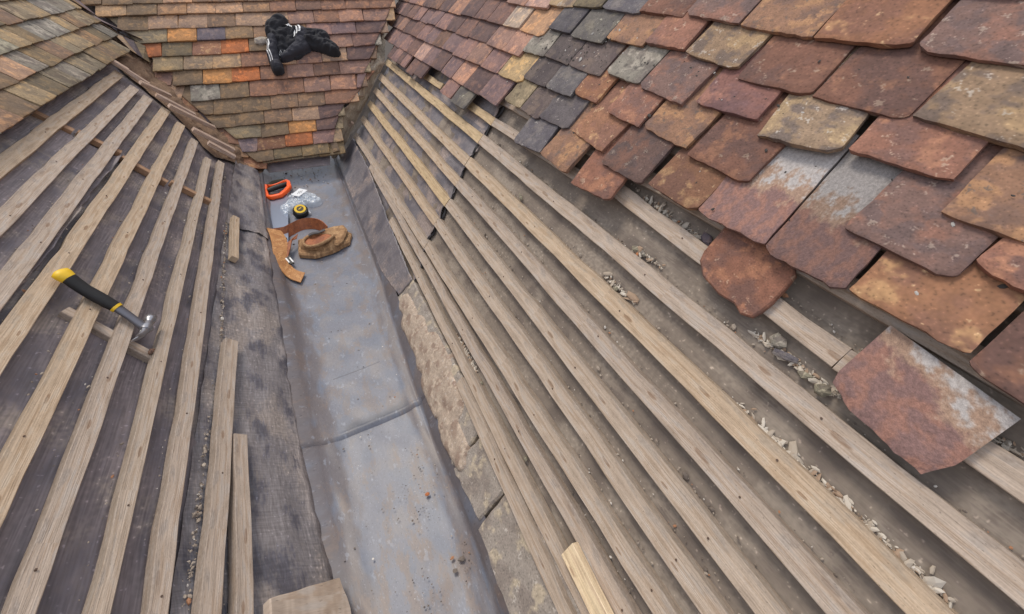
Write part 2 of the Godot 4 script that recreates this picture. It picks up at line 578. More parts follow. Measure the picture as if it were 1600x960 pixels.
# a sawn batten from (u0, s0) to (u1, s1), the line of its lower edge
func batten(roof: Node3D, sgn: float, u0: float, s0: float, u1: float, s1: float, width: float, base: float, high: float, mat: Material, called := "batten") -> MeshInstance3D:
	if u0 > u1: return batten(roof, sgn, u1, s1, u0, s0, width, base, high, mat, called)
	var at := on_slope(sgn, u0, s0, u1, s1, base, 0.0)
	var l := Vector2(u1 - u0, s1 - s0).length()
	var steps := maxi(2, int(l / 0.07))
	var st := SurfaceTool.new()
	st.begin(Mesh.PRIMITIVE_TRIANGLES)
	var n := noise(2.3, rng.randi() % 9999, 2)
	var ne := noise(22.0, rng.randi() % 9999, 2)
	var v0 := rng.randf()
	var rings := []
	var c := 0.0013
	for i in steps + 1:
		var x := l * i / steps
		var wz := 0.0025 * n.get_noise_2d(x, 0.0)
		var wy := 0.002 * n.get_noise_2d(x, 40.0)
		var wob := 0.0018
		var e0 := wob * ne.get_noise_2d(x, 1.0)
		var e1 := wob * ne.get_noise_2d(x, 7.0) + 0.007 * maxf(0.0, ne.get_noise_2d(x * 0.6, 20.0) - 0.1)
		var z0 := wz + e0
		var z1 := wz + width - e1
		var hy := high + wy + 0.0008 * ne.get_noise_2d(x, 13.0)
		rings.append([Vector3(x, 0, z0), Vector3(x, hy - c, z0), Vector3(x, hy, z0 + c), Vector3(x, hy, z1 - c), Vector3(x, hy - c * 1.4, z1), Vector3(x, 0, z1)])
	var vv := [0.0, 0.24, 0.28, 0.72, 0.77, 1.0]
	for i in steps:
		for k in 5:
			var a: Vector3 = rings[i][k]
			var b: Vector3 = rings[i][k + 1]
			var d: Vector3 = rings[i + 1][k + 1]
			var e: Vector3 = rings[i + 1][k]
			var ua := v0 + a.x / 0.9
			var ub := v0 + e.x / 0.9
			st.set_smooth_group(k)
			for q in [[a, ua, vv[k]], [b, ua, vv[k + 1]], [d, ub, vv[k + 1]], [a, ua, vv[k]], [d, ub, vv[k + 1]], [e, ub, vv[k]]]:
				st.set_uv(Vector2(q[1], q[2]))
				st.add_vertex(q[0])
	st.set_smooth_group(-1)
	for end in [0, steps]:
		for k in range(1, 5):
			for p in [rings[end][0], rings[end][k], rings[end][k + 1]]:
				st.set_uv(Vector2(v0 + p.z * 0.4, 0.4 + p.y * 2.0))
				st.add_vertex(p)
	st.generate_normals()
	var o := put_mesh(roof, called, st.commit(), mat, at)
	if called == "batten":
		var x := 0.12 + fposmod(-at.origin.x, 0.4)
		while x < l - 0.02:
			var q: Array = rings[int(x / l * steps)]
			var p: Vector3 = (q[2] as Vector3).lerp(q[3], rng.randf_range(0.35, 0.65))
			put_mesh(o, "nail", mats.nail_mesh, mats.nail, Transform3D(Basis(), Vector3(x + rng.randf_range(-0.01, 0.01), p.y + 0.0002, p.z)))
			x += 0.4
	return o

# a sheet on a slope: rows of [s, u from, u to], with sag and wrinkles; curl lifts the first edge
func sheet(roof: Node3D, called: String, sgn: float, rows: Array, nu: int, h: float, amp: float, freq: float, mat: Material, uvw: Vector2, curl := 0.0, thick := 0.003) -> MeshInstance3D:
	var n := noise(freq, rng.randi() % 9999, 3)
	var nc := noise(7.0, rng.randi() % 9999, 2)
	var st := SurfaceTool.new()
	st.begin(Mesh.PRIMITIVE_TRIANGLES)
	var grid := []
	for r in rows:
		var line := []
		for i in nu + 1:
			var f := float(i) / nu
			var u := lerpf(r[1], r[2], f)
			var y: float = h + amp * n.get_noise_2d(u, r[0] * 1.6)
			if "felt" in called: y -= 0.008 * pow(sin(PI * u / 0.42), 2.0) + 0.004 * absf(n.get_noise_2d(u * 2.2 + 30.0, r[0] * 0.7))
			if curl > 0.0: y += curl * pow(maxf(0.0, 1.0 - f * nu / 3.0), 2.0) * (0.6 + 0.8 * nc.get_noise_2d(r[0], 3.0))
			line.append([Vector3(u, y, sgn * r[0]), Vector2(u / uvw.x, r[0] / uvw.y)])
		grid.append(line)
	for j in rows.size() - 1:
		for i in nu:
			for q in [grid[j][i], grid[j][i + 1], grid[j + 1][i + 1], grid[j][i], grid[j + 1][i + 1], grid[j + 1][i]]:
				st.set_uv(q[1])
				st.add_vertex(q[0])
	st.set_smooth_group(-1)
	# the edges have thickness
	var rim := []
	for i in nu + 1: rim.append(grid[0][i])
	for j in range(1, rows.size()): rim.append(grid[j][nu])
	for i in range(nu - 1, -1, -1): rim.append(grid[rows.size() - 1][i])
	for j in range(rows.size() - 2, -1, -1): rim.append(grid[j][0])
	for k in rim.size() - 1:
		var a: Vector3 = rim[k][0]
		var b: Vector3 = rim[k + 1][0]
		var d := Vector3(0, -thick, 0)
		for q in [a, b, b + d, a, b + d, a + d]:
			st.set_uv(rim[k][1])
			st.add_vertex(q)
	st.generate_normals()
	return put_mesh(roof, called, st.commit(), mat)

# an outline in (u, s) raised to a slab with a worn top edge
func slab_mesh(outline: Array, sgn: float, t: float, uvw: float, jag := 0.0, uv_off := Vector2.ZERO, bevel := 0.003) -> ArrayMesh:
	var poly := PackedVector2Array()
	var ne := noise(40.0, rng.randi() % 9999, 2)
	for k in outline.size():
		var a := Vector2(outline[k][0], outline[k][1])
		var b := Vector2(outline[(k + 1) % outline.size()][0], outline[(k + 1) % outline.size()][1])
		var parts := maxi(1, int(a.distance_to(b) / 0.02)) if jag > 0.0 else 1
		for i in parts:
			var p := a.lerp(b, float(i) / parts)
			poly.append(p + Vector2(ne.get_noise_2d(p.x, p.y), ne.get_noise_2d(p.y, p.x + 9.0)) * jag)
	if Geometry2D.is_polygon_clockwise(poly): poly.reverse()
	var inner := PackedVector2Array()
	var m := poly.size()
	for i in m:
		var e1 := (poly[i] - poly[(i + m - 1) % m]).normalized()
		var e2 := (poly[(i + 1) % m] - poly[i]).normalized()
		inner.append(poly[i] + (e1.orthogonal() + e2.orthogonal()).normalized() * -bevel)
	var tri := Geometry2D.triangulate_polygon(inner)
	var st := SurfaceTool.new()
	st.begin(Mesh.PRIMITIVE_TRIANGLES)
	st.set_smooth_group(-1)
	for k in tri:
		st.set_uv(inner[k] / uvw + uv_off)
		st.add_vertex(Vector3(inner[k].x, t, sgn * inner[k].y))
	for i in m:
		var j := (i + 1) % m
		var a := Vector3(inner[i].x, t, sgn * inner[i].y)
		var b := Vector3(inner[j].x, t, sgn * inner[j].y)
		var c := Vector3(poly[i].x, t - bevel, sgn * poly[i].y)
		var d := Vector3(poly[j].x, t - bevel, sgn * poly[j].y)
		var e := Vector3(poly[i].x, 0, sgn * poly[i].y)
		var f := Vector3(poly[j].x, 0, sgn * poly[j].y)
		for q in [[a, inner[i]], [b, inner[j]], [d, poly[j]], [a, inner[i]], [d, poly[j]], [c, poly[i]], [c, poly[i]], [d, poly[j]], [f, poly[j] + Vector2(0.004, 0.006)], [c, poly[i]], [f, poly[j]], [e, poly[i] + Vector2(0.004, 0.006)]]:
			st.set_uv((q[1] as Vector2) / uvw + uv_off)
			st.add_vertex(q[0])
	st.generate_normals()
	return st.commit()

# a tube through points with an ellipse [across, high] at each; up gives the high direction
func tube(points: Array, radii: Array, sides := 10, up := Vector3.UP, closed := false, square := 1.0) -> ArrayMesh:
	var st := SurfaceTool.new()
	st.begin(Mesh.PRIMITIVE_TRIANGLES)
	var rings := []
	var n := points.size()
	for i in n:
		var a: Vector3 = points[(i + n - 1) % n] if (closed or i > 0) else points[i]
		var b: Vector3 = points[(i + 1) % n] if (closed or i < n - 1) else points[i]
		var d := (b - a).normalized()
		var side := d.cross(up).normalized()
		var top := side.cross(d).normalized()
		var ring := []
		for k in sides:
			var an := TAU * k / sides
			var cx := signf(cos(an)) * pow(absf(cos(an)), square)
			var cy := signf(sin(an)) * pow(absf(sin(an)), square)
			ring.append(points[i] + side * cx * radii[i][0] + top * cy * radii[i][1])
		rings.append(ring)
	for i in (n if closed else n - 1):
		var i2 := (i + 1) % n
		for k in sides:
			var k2 := (k + 1) % sides
			for q in [[i, k], [i, k2], [i2, k2], [i, k], [i2, k2], [i2, k]]:
				st.set_uv(Vector2(q[1] / float(sides), q[0] * 0.2))
				st.add_vertex(rings[q[0]][q[1]])
	if not closed:
		st.set_smooth_group(-1)
		for e in [0, n - 1]:
			for k in sides:
				for p in [rings[e][k], rings[e][(k + 1) % sides], points[e]]:
					st.set_uv(Vector2(0.5, 0.5))
					st.add_vertex(p)
	st.generate_normals()
	return st.commit()

# a strap: a flat band through points, with the band's width direction at each point
func strap(points: Array, across: Array, width: float, thick: float) -> ArrayMesh:
	var cp := []
	var ca := []
	for i in points.size() - 1:
		for k in 4:
			var f := k / 4.0
			var p0: Vector3 = points[maxi(i - 1, 0)]
			var p3: Vector3 = points[mini(i + 2, points.size() - 1)]
			cp.append((points[i] as Vector3).cubic_interpolate(points[i + 1], p0, p3, f))
			ca.append((across[i] as Vector3).lerp(across[i + 1], f).normalized())
	cp.append(points[-1])
	ca.append((across[-1] as Vector3).normalized())
	var st := SurfaceTool.new()
	st.begin(Mesh.PRIMITIVE_TRIANGLES)
	st.set_smooth_group(-1)
	var rings := []
	for i in cp.size():
		var d: Vector3 = (cp[mini(i + 1, cp.size() - 1)] - cp[maxi(i - 1, 0)]).normalized()
		var w: Vector3 = ca[i] * width * 0.5
		var t: Vector3 = d.cross(ca[i]).normalized() * thick * 0.5
		rings.append([cp[i] - w - t, cp[i] + w - t, cp[i] + w + t, cp[i] - w + t])
	for i in cp.size() - 1:
		for k in 4:
			st.set_smooth_group(k)
			for q in [[i, k], [i, (k + 1) % 4], [i + 1, (k + 1) % 4], [i, k], [i + 1, (k + 1) % 4], [i + 1, k]]:
				st.set_uv(Vector2(q[0] * 0.08, (q[1] % 2) * 0.3))
				st.add_vertex(rings[q[0]][q[1]])
	for e in [0, cp.size() - 1]:
		st.set_smooth_group(-1)
		for k in [0, 1, 2, 0, 2, 3]: st.add_vertex(rings[e][k])
	st.generate_normals()
	return st.commit()

# soft goods lying on a surface: capsules [u0, s0, r0, u1, s1, r1, height] and folds [u, s, direction, wavelength, depth]
func soft_height(caps: Array, n: FastNoiseLite, fold: float, u: float, s: float) -> float:
	var best := -1.0
	for c in caps:
		var a := Vector2(c[0], c[1])
		var b := Vector2(c[3], c[4])
		var p := Vector2(u, s)
		var f := clampf((p - a).dot(b - a) / maxf((b - a).length_squared(), 1e-6), 0.0, 1.0)
		var d: float = p.distance_to(a.lerp(b, f)) / lerpf(c[2], c[5], f)
		if d < 1.0:
			var hh: float = c[6] * pow(1.0 - d * d, 0.45)
			# folds run across the limb
			var along := f * (b - a).length()
			hh += fold * (n.get_noise_2d(along * 1.0 + c[0] * 9.0, d * 0.03 + c[1] * 7.0) + 0.6 * n.get_noise_2d(u * 1.7 + 3.0, s * 1.7)) * (1.0 - d * d)
			best = maxf(best, hh)
	return best

func soft(parent: Node3D, called: String, sgn: float, caps: Array, base: float, cell: float, fold: float, mat: Material, sd: int, freq := 22.0) -> MeshInstance3D:
	var lo := Vector2(99, 99)
	var hi := Vector2(-99, -99)
	for c in caps:
		for e in [[c[0], c[1], c[2]], [c[3], c[4], c[5]]]:
			lo = Vector2(minf(lo.x, e[0] - e[2]), minf(lo.y, e[1] - e[2]))
			hi = Vector2(maxf(hi.x, e[0] + e[2]), maxf(hi.y, e[1] + e[2]))
	var n := noise(freq, sd, 2)
	var nu := int((hi.x - lo.x) / cell) + 2
	var ns := int((hi.y - lo.y) / cell) + 2
	var hs := PackedFloat32Array()
	for j in ns:
		for i in nu: hs.append(soft_height(caps, n, fold, lo.x + i * cell, lo.y + j * cell))
	var st := SurfaceTool.new()
	st.begin(Mesh.PRIMITIVE_TRIANGLES)
	for j in ns - 1:
		for i in nu - 1:
			var q := [[i, j], [i + 1, j], [i + 1, j + 1], [i, j + 1]]
			var any := false
			for e in q: any = any or hs[e[1] * nu + e[0]] > -0.5
			if not any: continue
			for k in [0, 1, 2, 0, 2, 3]:
				var e: Array = q[k]
				var h := hs[e[1] * nu + e[0]]
				var u: float = lo.x + e[0] * cell
				var s: float = lo.y + e[1] * cell
				st.set_uv(Vector2(u, s) * 4.0)
				st.add_vertex(Vector3(u, base + (h if h > -0.5 else -0.012), sgn * s))
	st.generate_normals()
	return put_mesh(parent, called, st.commit(), mat)

# a thin band lying on soft goods, following their surface
func soft_band(parent: Node3D, called: String, sgn: float, caps: Array, base: float, fold: float, sd: int, a: Vector2, b: Vector2, bend: float, width: float, mat: Material, freq := 22.0) -> void:
	var n := noise(freq, sd, 2)
	var st := SurfaceTool.new()
	st.begin(Mesh.PRIMITIVE_TRIANGLES)
	var side := (b - a).normalized().orthogonal()
	var rows := []
	var steps := 12
	for i in steps + 1:
		var f := float(i) / steps
		var p := a.lerp(b, f) + side * bend * (1.0 - pow(2.0 * f - 1.0, 2.0))
		var line := []
		for k in [-0.5, 0.5]:
			var q: Vector2 = p + side * width * k
			line.append(Vector3(q.x, base + maxf(soft_height(caps, n, fold, q.x, q.y), 0.0) + 0.003, sgn * q.y))
		rows.append(line)
	for i in steps:
		for v in [rows[i][0], rows[i][1], rows[i + 1][1], rows[i][0], rows[i + 1][1], rows[i + 1][0]]: st.add_vertex(v)
	st.generate_normals()
	put_mesh(parent, called, st.commit(), mat)

# a rough lump
func lump(r: RandomNumberGenerator, size: Vector3, rough := 0.28) -> ArrayMesh:
	var t := (1.0 + sqrt(5.0)) / 2.0
	var v := [Vector3(-1, t, 0), Vector3(1, t, 0), Vector3(-1, -t, 0), Vector3(1, -t, 0), Vector3(0, -1, t), Vector3(0, 1, t), Vector3(0, -1, -t), Vector3(0, 1, -t), Vector3(t, 0, -1), Vector3(t, 0, 1), Vector3(-t, 0, -1), Vector3(-t, 0, 1)]
	for i in 12: v[i] = (v[i] as Vector3).normalized() * (1.0 + rough * r.randf_range(-1, 1)) * size * 0.5
	var f := [0, 11, 5, 0, 5, 1, 0, 1, 7, 0, 7, 10, 0, 10, 11, 1, 5, 9, 5, 11, 4, 11, 10, 2, 10, 7, 6, 7, 1, 8, 3, 9, 4, 3, 4, 2, 3, 2, 6, 3, 6, 8, 3, 8, 9, 4, 9, 5, 2, 4, 11, 6, 2, 10, 8, 6, 7, 9, 8, 1]
	var st := SurfaceTool.new()
	st.begin(Mesh.PRIMITIVE_TRIANGLES)
	st.set_smooth_group(-1)
	for k in f:
		st.set_uv(Vector2(v[k].x, v[k].z + v[k].y) * 6.0)
		st.add_vertex(v[k])
	st.generate_normals()
	return st.commit()

# a lumpy ribbon between two lines of points
func fillet(parent: Node3D, called: String, left: Array, right: Array, amp: float, mat: Material, across := 5, bulge := 0.0) -> void:
	var n := noise(16.0, rng.randi() % 9999, 3)
	var st := SurfaceTool.new()
	st.begin(Mesh.PRIMITIVE_TRIANGLES)
	var rows := []
	for i in left.size() - 1:
		for k in 5:
			var f := k / 5.0
			rows.append([(left[i] as Vector3).lerp(left[i + 1], f), (right[i] as Vector3).lerp(right[i + 1], f)])
	rows.append([left[-1], right[-1]])
	var grid := []
	for r in rows:
		var line := []
		for k in across + 1:
			var f := float(k) / across
			var p: Vector3 = (r[0] as Vector3).lerp(r[1], f)
			var inner := sin(PI * f)
			p += Vector3(n.get_noise_3dv(p), n.get_noise_3dv(p + Vector3(9, 0, 0)) + bulge * inner / maxf(amp, 0.001), n.get_noise_3dv(p + Vector3(0, 9, 0))) * amp * (0.25 + 0.75 * inner)
			line.append(p)
		grid.append(line)
	for j in grid.size() - 1:
		for i in across:
			for v: Vector3 in [grid[j][i], grid[j][i + 1], grid[j + 1][i + 1], grid[j][i], grid[j + 1][i + 1], grid[j + 1][i]]:
				st.set_uv(Vector2(v.x + v.z * 0.5, v.y + v.z * 0.3) * 3.0)
				st.add_vertex(v)
	st.generate_normals()
	put_mesh(parent, called, st.commit(), mat)

func thing(called: String, label: String, category: String, at := Transform3D(), group := "") -> Node3D:
	var o := Node3D.new()
	add_to(self, o, called)
	o.transform = at
	tag(o, label, category, group)
	return o

# value of a line of [u, s] points: u at a given s
func u_at(line: Array, s: float) -> float:
	for i in line.size() - 1:
		var a: Array = line[i]
		var b: Array = line[i + 1]
		if (s >= a[1] and s <= b[1]) or (s <= a[1] and s >= b[1]):
			return lerpf(a[0], b[0], (s - a[1]) / (b[1] - a[1])) if absf(b[1] - a[1]) > 1e-5 else a[0]
	return line[0][0] if absf(s - line[0][1]) < absf(s - line[-1][1]) else line[-1][0]

func gutter_floor(z: float) -> float:
	return lerpf(0.0, 0.075, clampf((-z - 0.3) / 2.7, 0.0, 1.2))

# ---------------------------------------------------------------- the scene

func _ready() -> void:
	rng.seed = 20240611
	# camera: a hand-held wide lens, shifted because the picture is the lower part of a taller frame
	var cam := Camera3D.new()
	cam.name = "camera"
	cam.projection = Camera3D.PROJECTION_FRUSTUM
	cam.near = 0.05
	cam.far = 200.0
	cam.size = 2.0 * 0.05 * 480.0 / 637.0
	cam.frustum_offset = Vector2(0, -0.05 * 118.0 / 637.0)
	cam.transform = Transform3D(Basis(Vector3(0.88925, -0.00453, 0.45739), Vector3(0.2533, 0.83752, -0.48416), Vector3(-0.38088, 0.54639, 0.74591)).orthonormalized(), Vector3(0, 1.26, 0))
	add_child(cam)
	cam.current = true
	# overcast sky and a weak, very soft sun
	var sky_mat := ProceduralSkyMaterial.new()
	sky_mat.sky_top_color = Color(0.80, 0.82, 0.86)
	sky_mat.sky_horizon_color = Color(0.84, 0.84, 0.85)
	sky_mat.sky_curve = 0.2
	sky_mat.ground_bottom_color = Color(0.34, 0.32, 0.31)
	sky_mat.ground_horizon_color = Color(0.6, 0.59, 0.58)
	sky_mat.sky_energy_multiplier = 1.0
	var sky := Sky.new()
	sky.sky_material = sky_mat
	var env := Environment.new()
	env.background_mode = Environment.BG_SKY
	env.sky = sky
	env.background_energy_multiplier = 1.0
	env.ambient_light_source = Environment.AMBIENT_SOURCE_SKY
	env.tonemap_mode = Environment.TONE_MAPPER_LINEAR
	env.tonemap_exposure = 1.62
	env.sdfgi_enabled = true
	env.ssao_enabled = true
	env.ssil_enabled = true
	var we := WorldEnvironment.new()
	we.name = "world_environment"
	we.environment = env
	add_child(we)
	var sun := DirectionalLight3D.new()
	sun.name = "sun"
	sun.light_energy = 0.42
	sun.light_angular_distance = 18.0
	sun.light_color = Color(1.0, 0.96, 0.9)
	sun.shadow_enabled = true
	sun.basis = Basis.looking_at(Vector3(0.12, -1.0, 0.42).normalized(), Vector3.RIGHT)
	add_child(sun)

	paint_all()
	var right := thing("roof_slope", "stripped roof slope on the right, bare battens below big rust-red and purple clay tiles", "roof", Transform3D(Basis(Vector3(0, 0, -1), Vector3(-0.76267, 0.64679, 0), Vector3(0.64679, 0.76267, 0)), Vector3(0.06974, 0, 0)))
	var left := thing("roof_slope", "stripped roof slope on the left, battens over purple-grey felt, olive tiles in the far corner", "roof", Transform3D(Basis(Vector3(0, 0, -1), Vector3(0.77715, 0.62932, 0), Vector3(0.62932, -0.77715, 0)), Vector3(-0.20539, 0, 0)))
	var bc := Vector3(0.98837, 0, 0.15205)
	var bn := Vector3(-0.10639, 0.71442, 0.69158)
	var back := thing("roof_slope", "fully tiled roof slope closing the far end of the gutter, olive, orange and plum tiles", "roof", Transform3D(Basis(bc, bn, bc.cross(bn)).orthonormalized(), Vector3(0.39355, 0, -2.55824)))
	build_right(right)
	build_left(left)
	build_back(back)
	build_valleys(right, left, back)
	build_gutter()
	build_hammer(left.transform)
	build_saw()
	build_bag()
	build_tape()
	build_tool_belt()
	build_jacket(back.transform)
	build_loose_timber(left.transform, right.transform)
	build_rubble(right, left)

func paint_all() -> void:
	rough_map = grey_noise(384, 384, 31, 0.09, 0.09, 4)
	wood_bump = grey_noise(512, 128, 33, 0.012, 0.22, 3)
	mats["tex_red"] = clay(101, rgb(140, 99, 83), rgb(118, 88, 80), 0.06, rgb(156, 112, 90), 0.28, rgb(172, 150, 132), 0.6)
	mats["tex_purple"] = clay(102, rgb(118, 93, 86), rgb(134, 98, 85), 0.1, rgb(104, 85, 82), 0.18, rgb(156, 140, 128), 0.55)
	mats["tex_brown"] = clay(103, rgb(140, 106, 85), rgb(116, 91, 80), 0.08, rgb(158, 120, 90), 0.2, rgb(92, 82, 78), 0.52)
	mats["tex_orange"] = clay(104, rgb(146, 105, 81), rgb(130, 94, 79), 0.06, rgb(172, 134, 100), 0.36, rgb(190, 162, 128), 0.58)
	mats["tex_lichen"] = clay(105, rgb(144, 122, 101), rgb(162, 138, 108), 0.1, rgb(112, 98, 90), 0.14, rgb(180, 174, 168), 0.5)
	mats["tex_slate"] = clay(106, rgb(99, 94, 98), rgb(113, 106, 105), 0.1, rgb(88, 83, 89), 0.15, rgb(181, 177, 172), 0.66)
	mats["tex_grey"] = clay(107, rgb(132, 126, 116), rgb(112, 104, 98), 0.1, rgb(153, 145, 134), 0.2, rgb(82, 77, 73), 0.45)
	mats["tex_plain"] = clay(108, rgb(172, 172, 172), rgb(152, 154, 160), 0.1, rgb(192, 186, 176), 0.22, rgb(208, 204, 198), 0.6)
	mats["tex_half"] = clay_half(109)
	var head := CylinderMesh.new()
	head.top_radius = 0.0018
	head.bottom_radius = 0.0021
	head.height = 0.0024
	head.radial_segments = 8
	head.rings = 0
	mats["nail_mesh"] = head
	var old := wood(201, rgb(213, 194, 175), rgb(187, 168, 150), rgb(185, 177, 169), 0.9)
	var rosy := wood(202, rgb(216, 194, 173), rgb(191, 168, 147), rgb(189, 179, 170), 0.75)
	var fresh := wood(203, rgb(228, 206, 171), rgb(210, 186, 150), rgb(206, 189, 167), 0.25)
	surface("wood_old", old, Color(0.87, 0.87, 0.88), 0.85, wood_bump, 0.05)
	surface("wood_grey", old, Color(0.86, 0.86, 0.87), 0.88, wood_bump, 0.05)
	surface("wood_rosy", rosy, Color(0.86, 0.87, 0.88), 0.85, wood_bump, 0.05)
	surface("wood_tan", rosy, Color(0.89, 0.88, 0.85), 0.85, wood_bump, 0.05)
	surface("wood_fresh", fresh, Color(1, 1, 1), 0.75, wood_bump, 0.06)
	surface("wood_yellow", fresh, Color(0.86, 0.84, 0.81), 0.8, wood_bump, 0.05)
	surface("wood_weathered", old, Color(0.92, 0.88, 0.88), 0.92, wood_bump, 0.25)
	surface("board", clay(311, rgb(186, 171, 150), rgb(174, 158, 138), 0.05, rgb(196, 182, 160), 0.25, rgb(160, 142, 118), 0.66, 256), Color(0.9, 0.89, 0.88), 0.9, wood_bump, 0.03)
	surface("wood_brown", rosy, Color(0.78, 0.69, 0.62), 0.9, wood_bump, 0.05)
	var felt := sheet_picture(1024, 640, 301, rgb(122, 112, 114), rgb(144, 132, 125), 0.16, rgb(104, 97, 102), 0.2, 0.22, 0.0)
	surface("felt", felt, Color(1, 1, 1), 0.55, rough_map, 0.1)
	var apron := sheet_picture(900, 384, 302, rgb(122, 117, 119), rgb(140, 131, 127), 0.16, rgb(84, 82, 90), 0.22, 0.12, 0.12, 26.0)
	surface("apron_felt", apron, Color(1, 1, 1), 0.42, rough_map, 0.12)
	var black := sheet_picture(640, 512, 303, rgb(118, 113, 117), rgb(146, 133, 128), 0.1, rgb(96, 93, 100), 0.14, 0.12, 0.05)
	surface("black_felt", black, Color(1, 1, 1), 0.55, rough_map, 0.1)
	var dusty := sheet_picture(1024, 512, 304, rgb(128, 117, 107), rgb(144, 133, 122), 0.12, rgb(108, 98, 91), 0.2, 0.06, 0.0)
	surface("dusty_board", dusty, Color(1, 1, 1), 0.93, rough_map, 0.12)
	surface("slab", clay(306, rgb(153, 144, 136), rgb(136, 126, 119), 0.08, rgb(176, 163, 144), 0.28, rgb(184, 177, 170), 0.6), Color(1, 1, 1), 0.94, rough_map, 0.05)
	surface("mortar", clay(307, rgb(182, 168, 150), rgb(156, 138, 122), 0.12, rgb(196, 182, 162), 0.22, rgb(200, 194, 186), 0.55, 256), Color(1, 1, 1), 0.95, rough_map, 0.1)
	surface("bedding", mats.mortar.albedo_texture, Color(0.93, 0.91, 0.92), 0.95)
	surface("dirty_mortar", mats.mortar.albedo_texture, Color(0.66, 0.58, 0.53), 0.95, rough_map, 0.15)
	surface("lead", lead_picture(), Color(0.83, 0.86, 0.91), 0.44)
	surface("leather", clay(308, rgb(172, 122, 74), rgb(156, 106, 62), 0.1, rgb(184, 136, 88), 0.2, rgb(140, 96, 60), 0.5, 256), Color(1, 1, 1), 0.6)
	surface("leather_inside", clay(309, rgb(146, 86, 54), rgb(130, 76, 50), 0.1, rgb(158, 96, 60), 0.2, rgb(120, 70, 46), 0.5, 256), Color(1, 1, 1), 0.65)
	surface("suede", clay(310, rgb(160, 126, 92), rgb(138, 106, 76), 0.05, rgb(174, 140, 104), 0.2, rgb(122, 94, 70), 0.5, 256), Color(1, 1, 1), 0.95)
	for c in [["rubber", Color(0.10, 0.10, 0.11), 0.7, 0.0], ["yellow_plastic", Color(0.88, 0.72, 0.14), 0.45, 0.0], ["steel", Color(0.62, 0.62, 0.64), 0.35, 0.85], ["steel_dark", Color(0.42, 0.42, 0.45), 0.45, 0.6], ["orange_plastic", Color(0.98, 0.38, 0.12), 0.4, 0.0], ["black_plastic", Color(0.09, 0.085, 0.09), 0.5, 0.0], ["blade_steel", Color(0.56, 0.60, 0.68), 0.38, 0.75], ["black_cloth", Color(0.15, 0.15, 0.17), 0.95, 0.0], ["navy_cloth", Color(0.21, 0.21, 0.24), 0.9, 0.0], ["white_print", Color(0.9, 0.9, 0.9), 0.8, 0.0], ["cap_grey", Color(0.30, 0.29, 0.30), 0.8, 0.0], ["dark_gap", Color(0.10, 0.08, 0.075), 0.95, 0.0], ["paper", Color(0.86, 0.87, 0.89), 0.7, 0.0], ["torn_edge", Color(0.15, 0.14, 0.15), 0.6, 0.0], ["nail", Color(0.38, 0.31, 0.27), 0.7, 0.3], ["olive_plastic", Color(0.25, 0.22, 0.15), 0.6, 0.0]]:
		var m := StandardMaterial3D.new()
		m.resource_name = c[0]
		m.albedo_color = c[1]
		m.roughness = c[2]
		m.metallic = c[3]
		mats[c[0]] = m
	mats["black_cloth"].rim_enabled = true
	mats["black_cloth"].rim = 0.25
	var film := StandardMaterial3D.new()
	film.resource_name = "clear_film"
	film.albedo_color = Color(0.86, 0.9, 0.95, 0.45)
	film.transparency = BaseMaterial3D.TRANSPARENCY_ALPHA
	film.roughness = 0.2
	mats["film"] = film

# ---------------------------------------------------------------- the right-hand slope

const TILE_END := [[3.18, 0.88], [3.42, 0.958], [3.56, 1.05], [3.66, 1.145], [3.75, 1.227], [3.84, 1.306], [3.95, 1.43], [4.05, 1.53], [4.17, 1.64], [4.27, 1.75], [4.37, 1.9]]

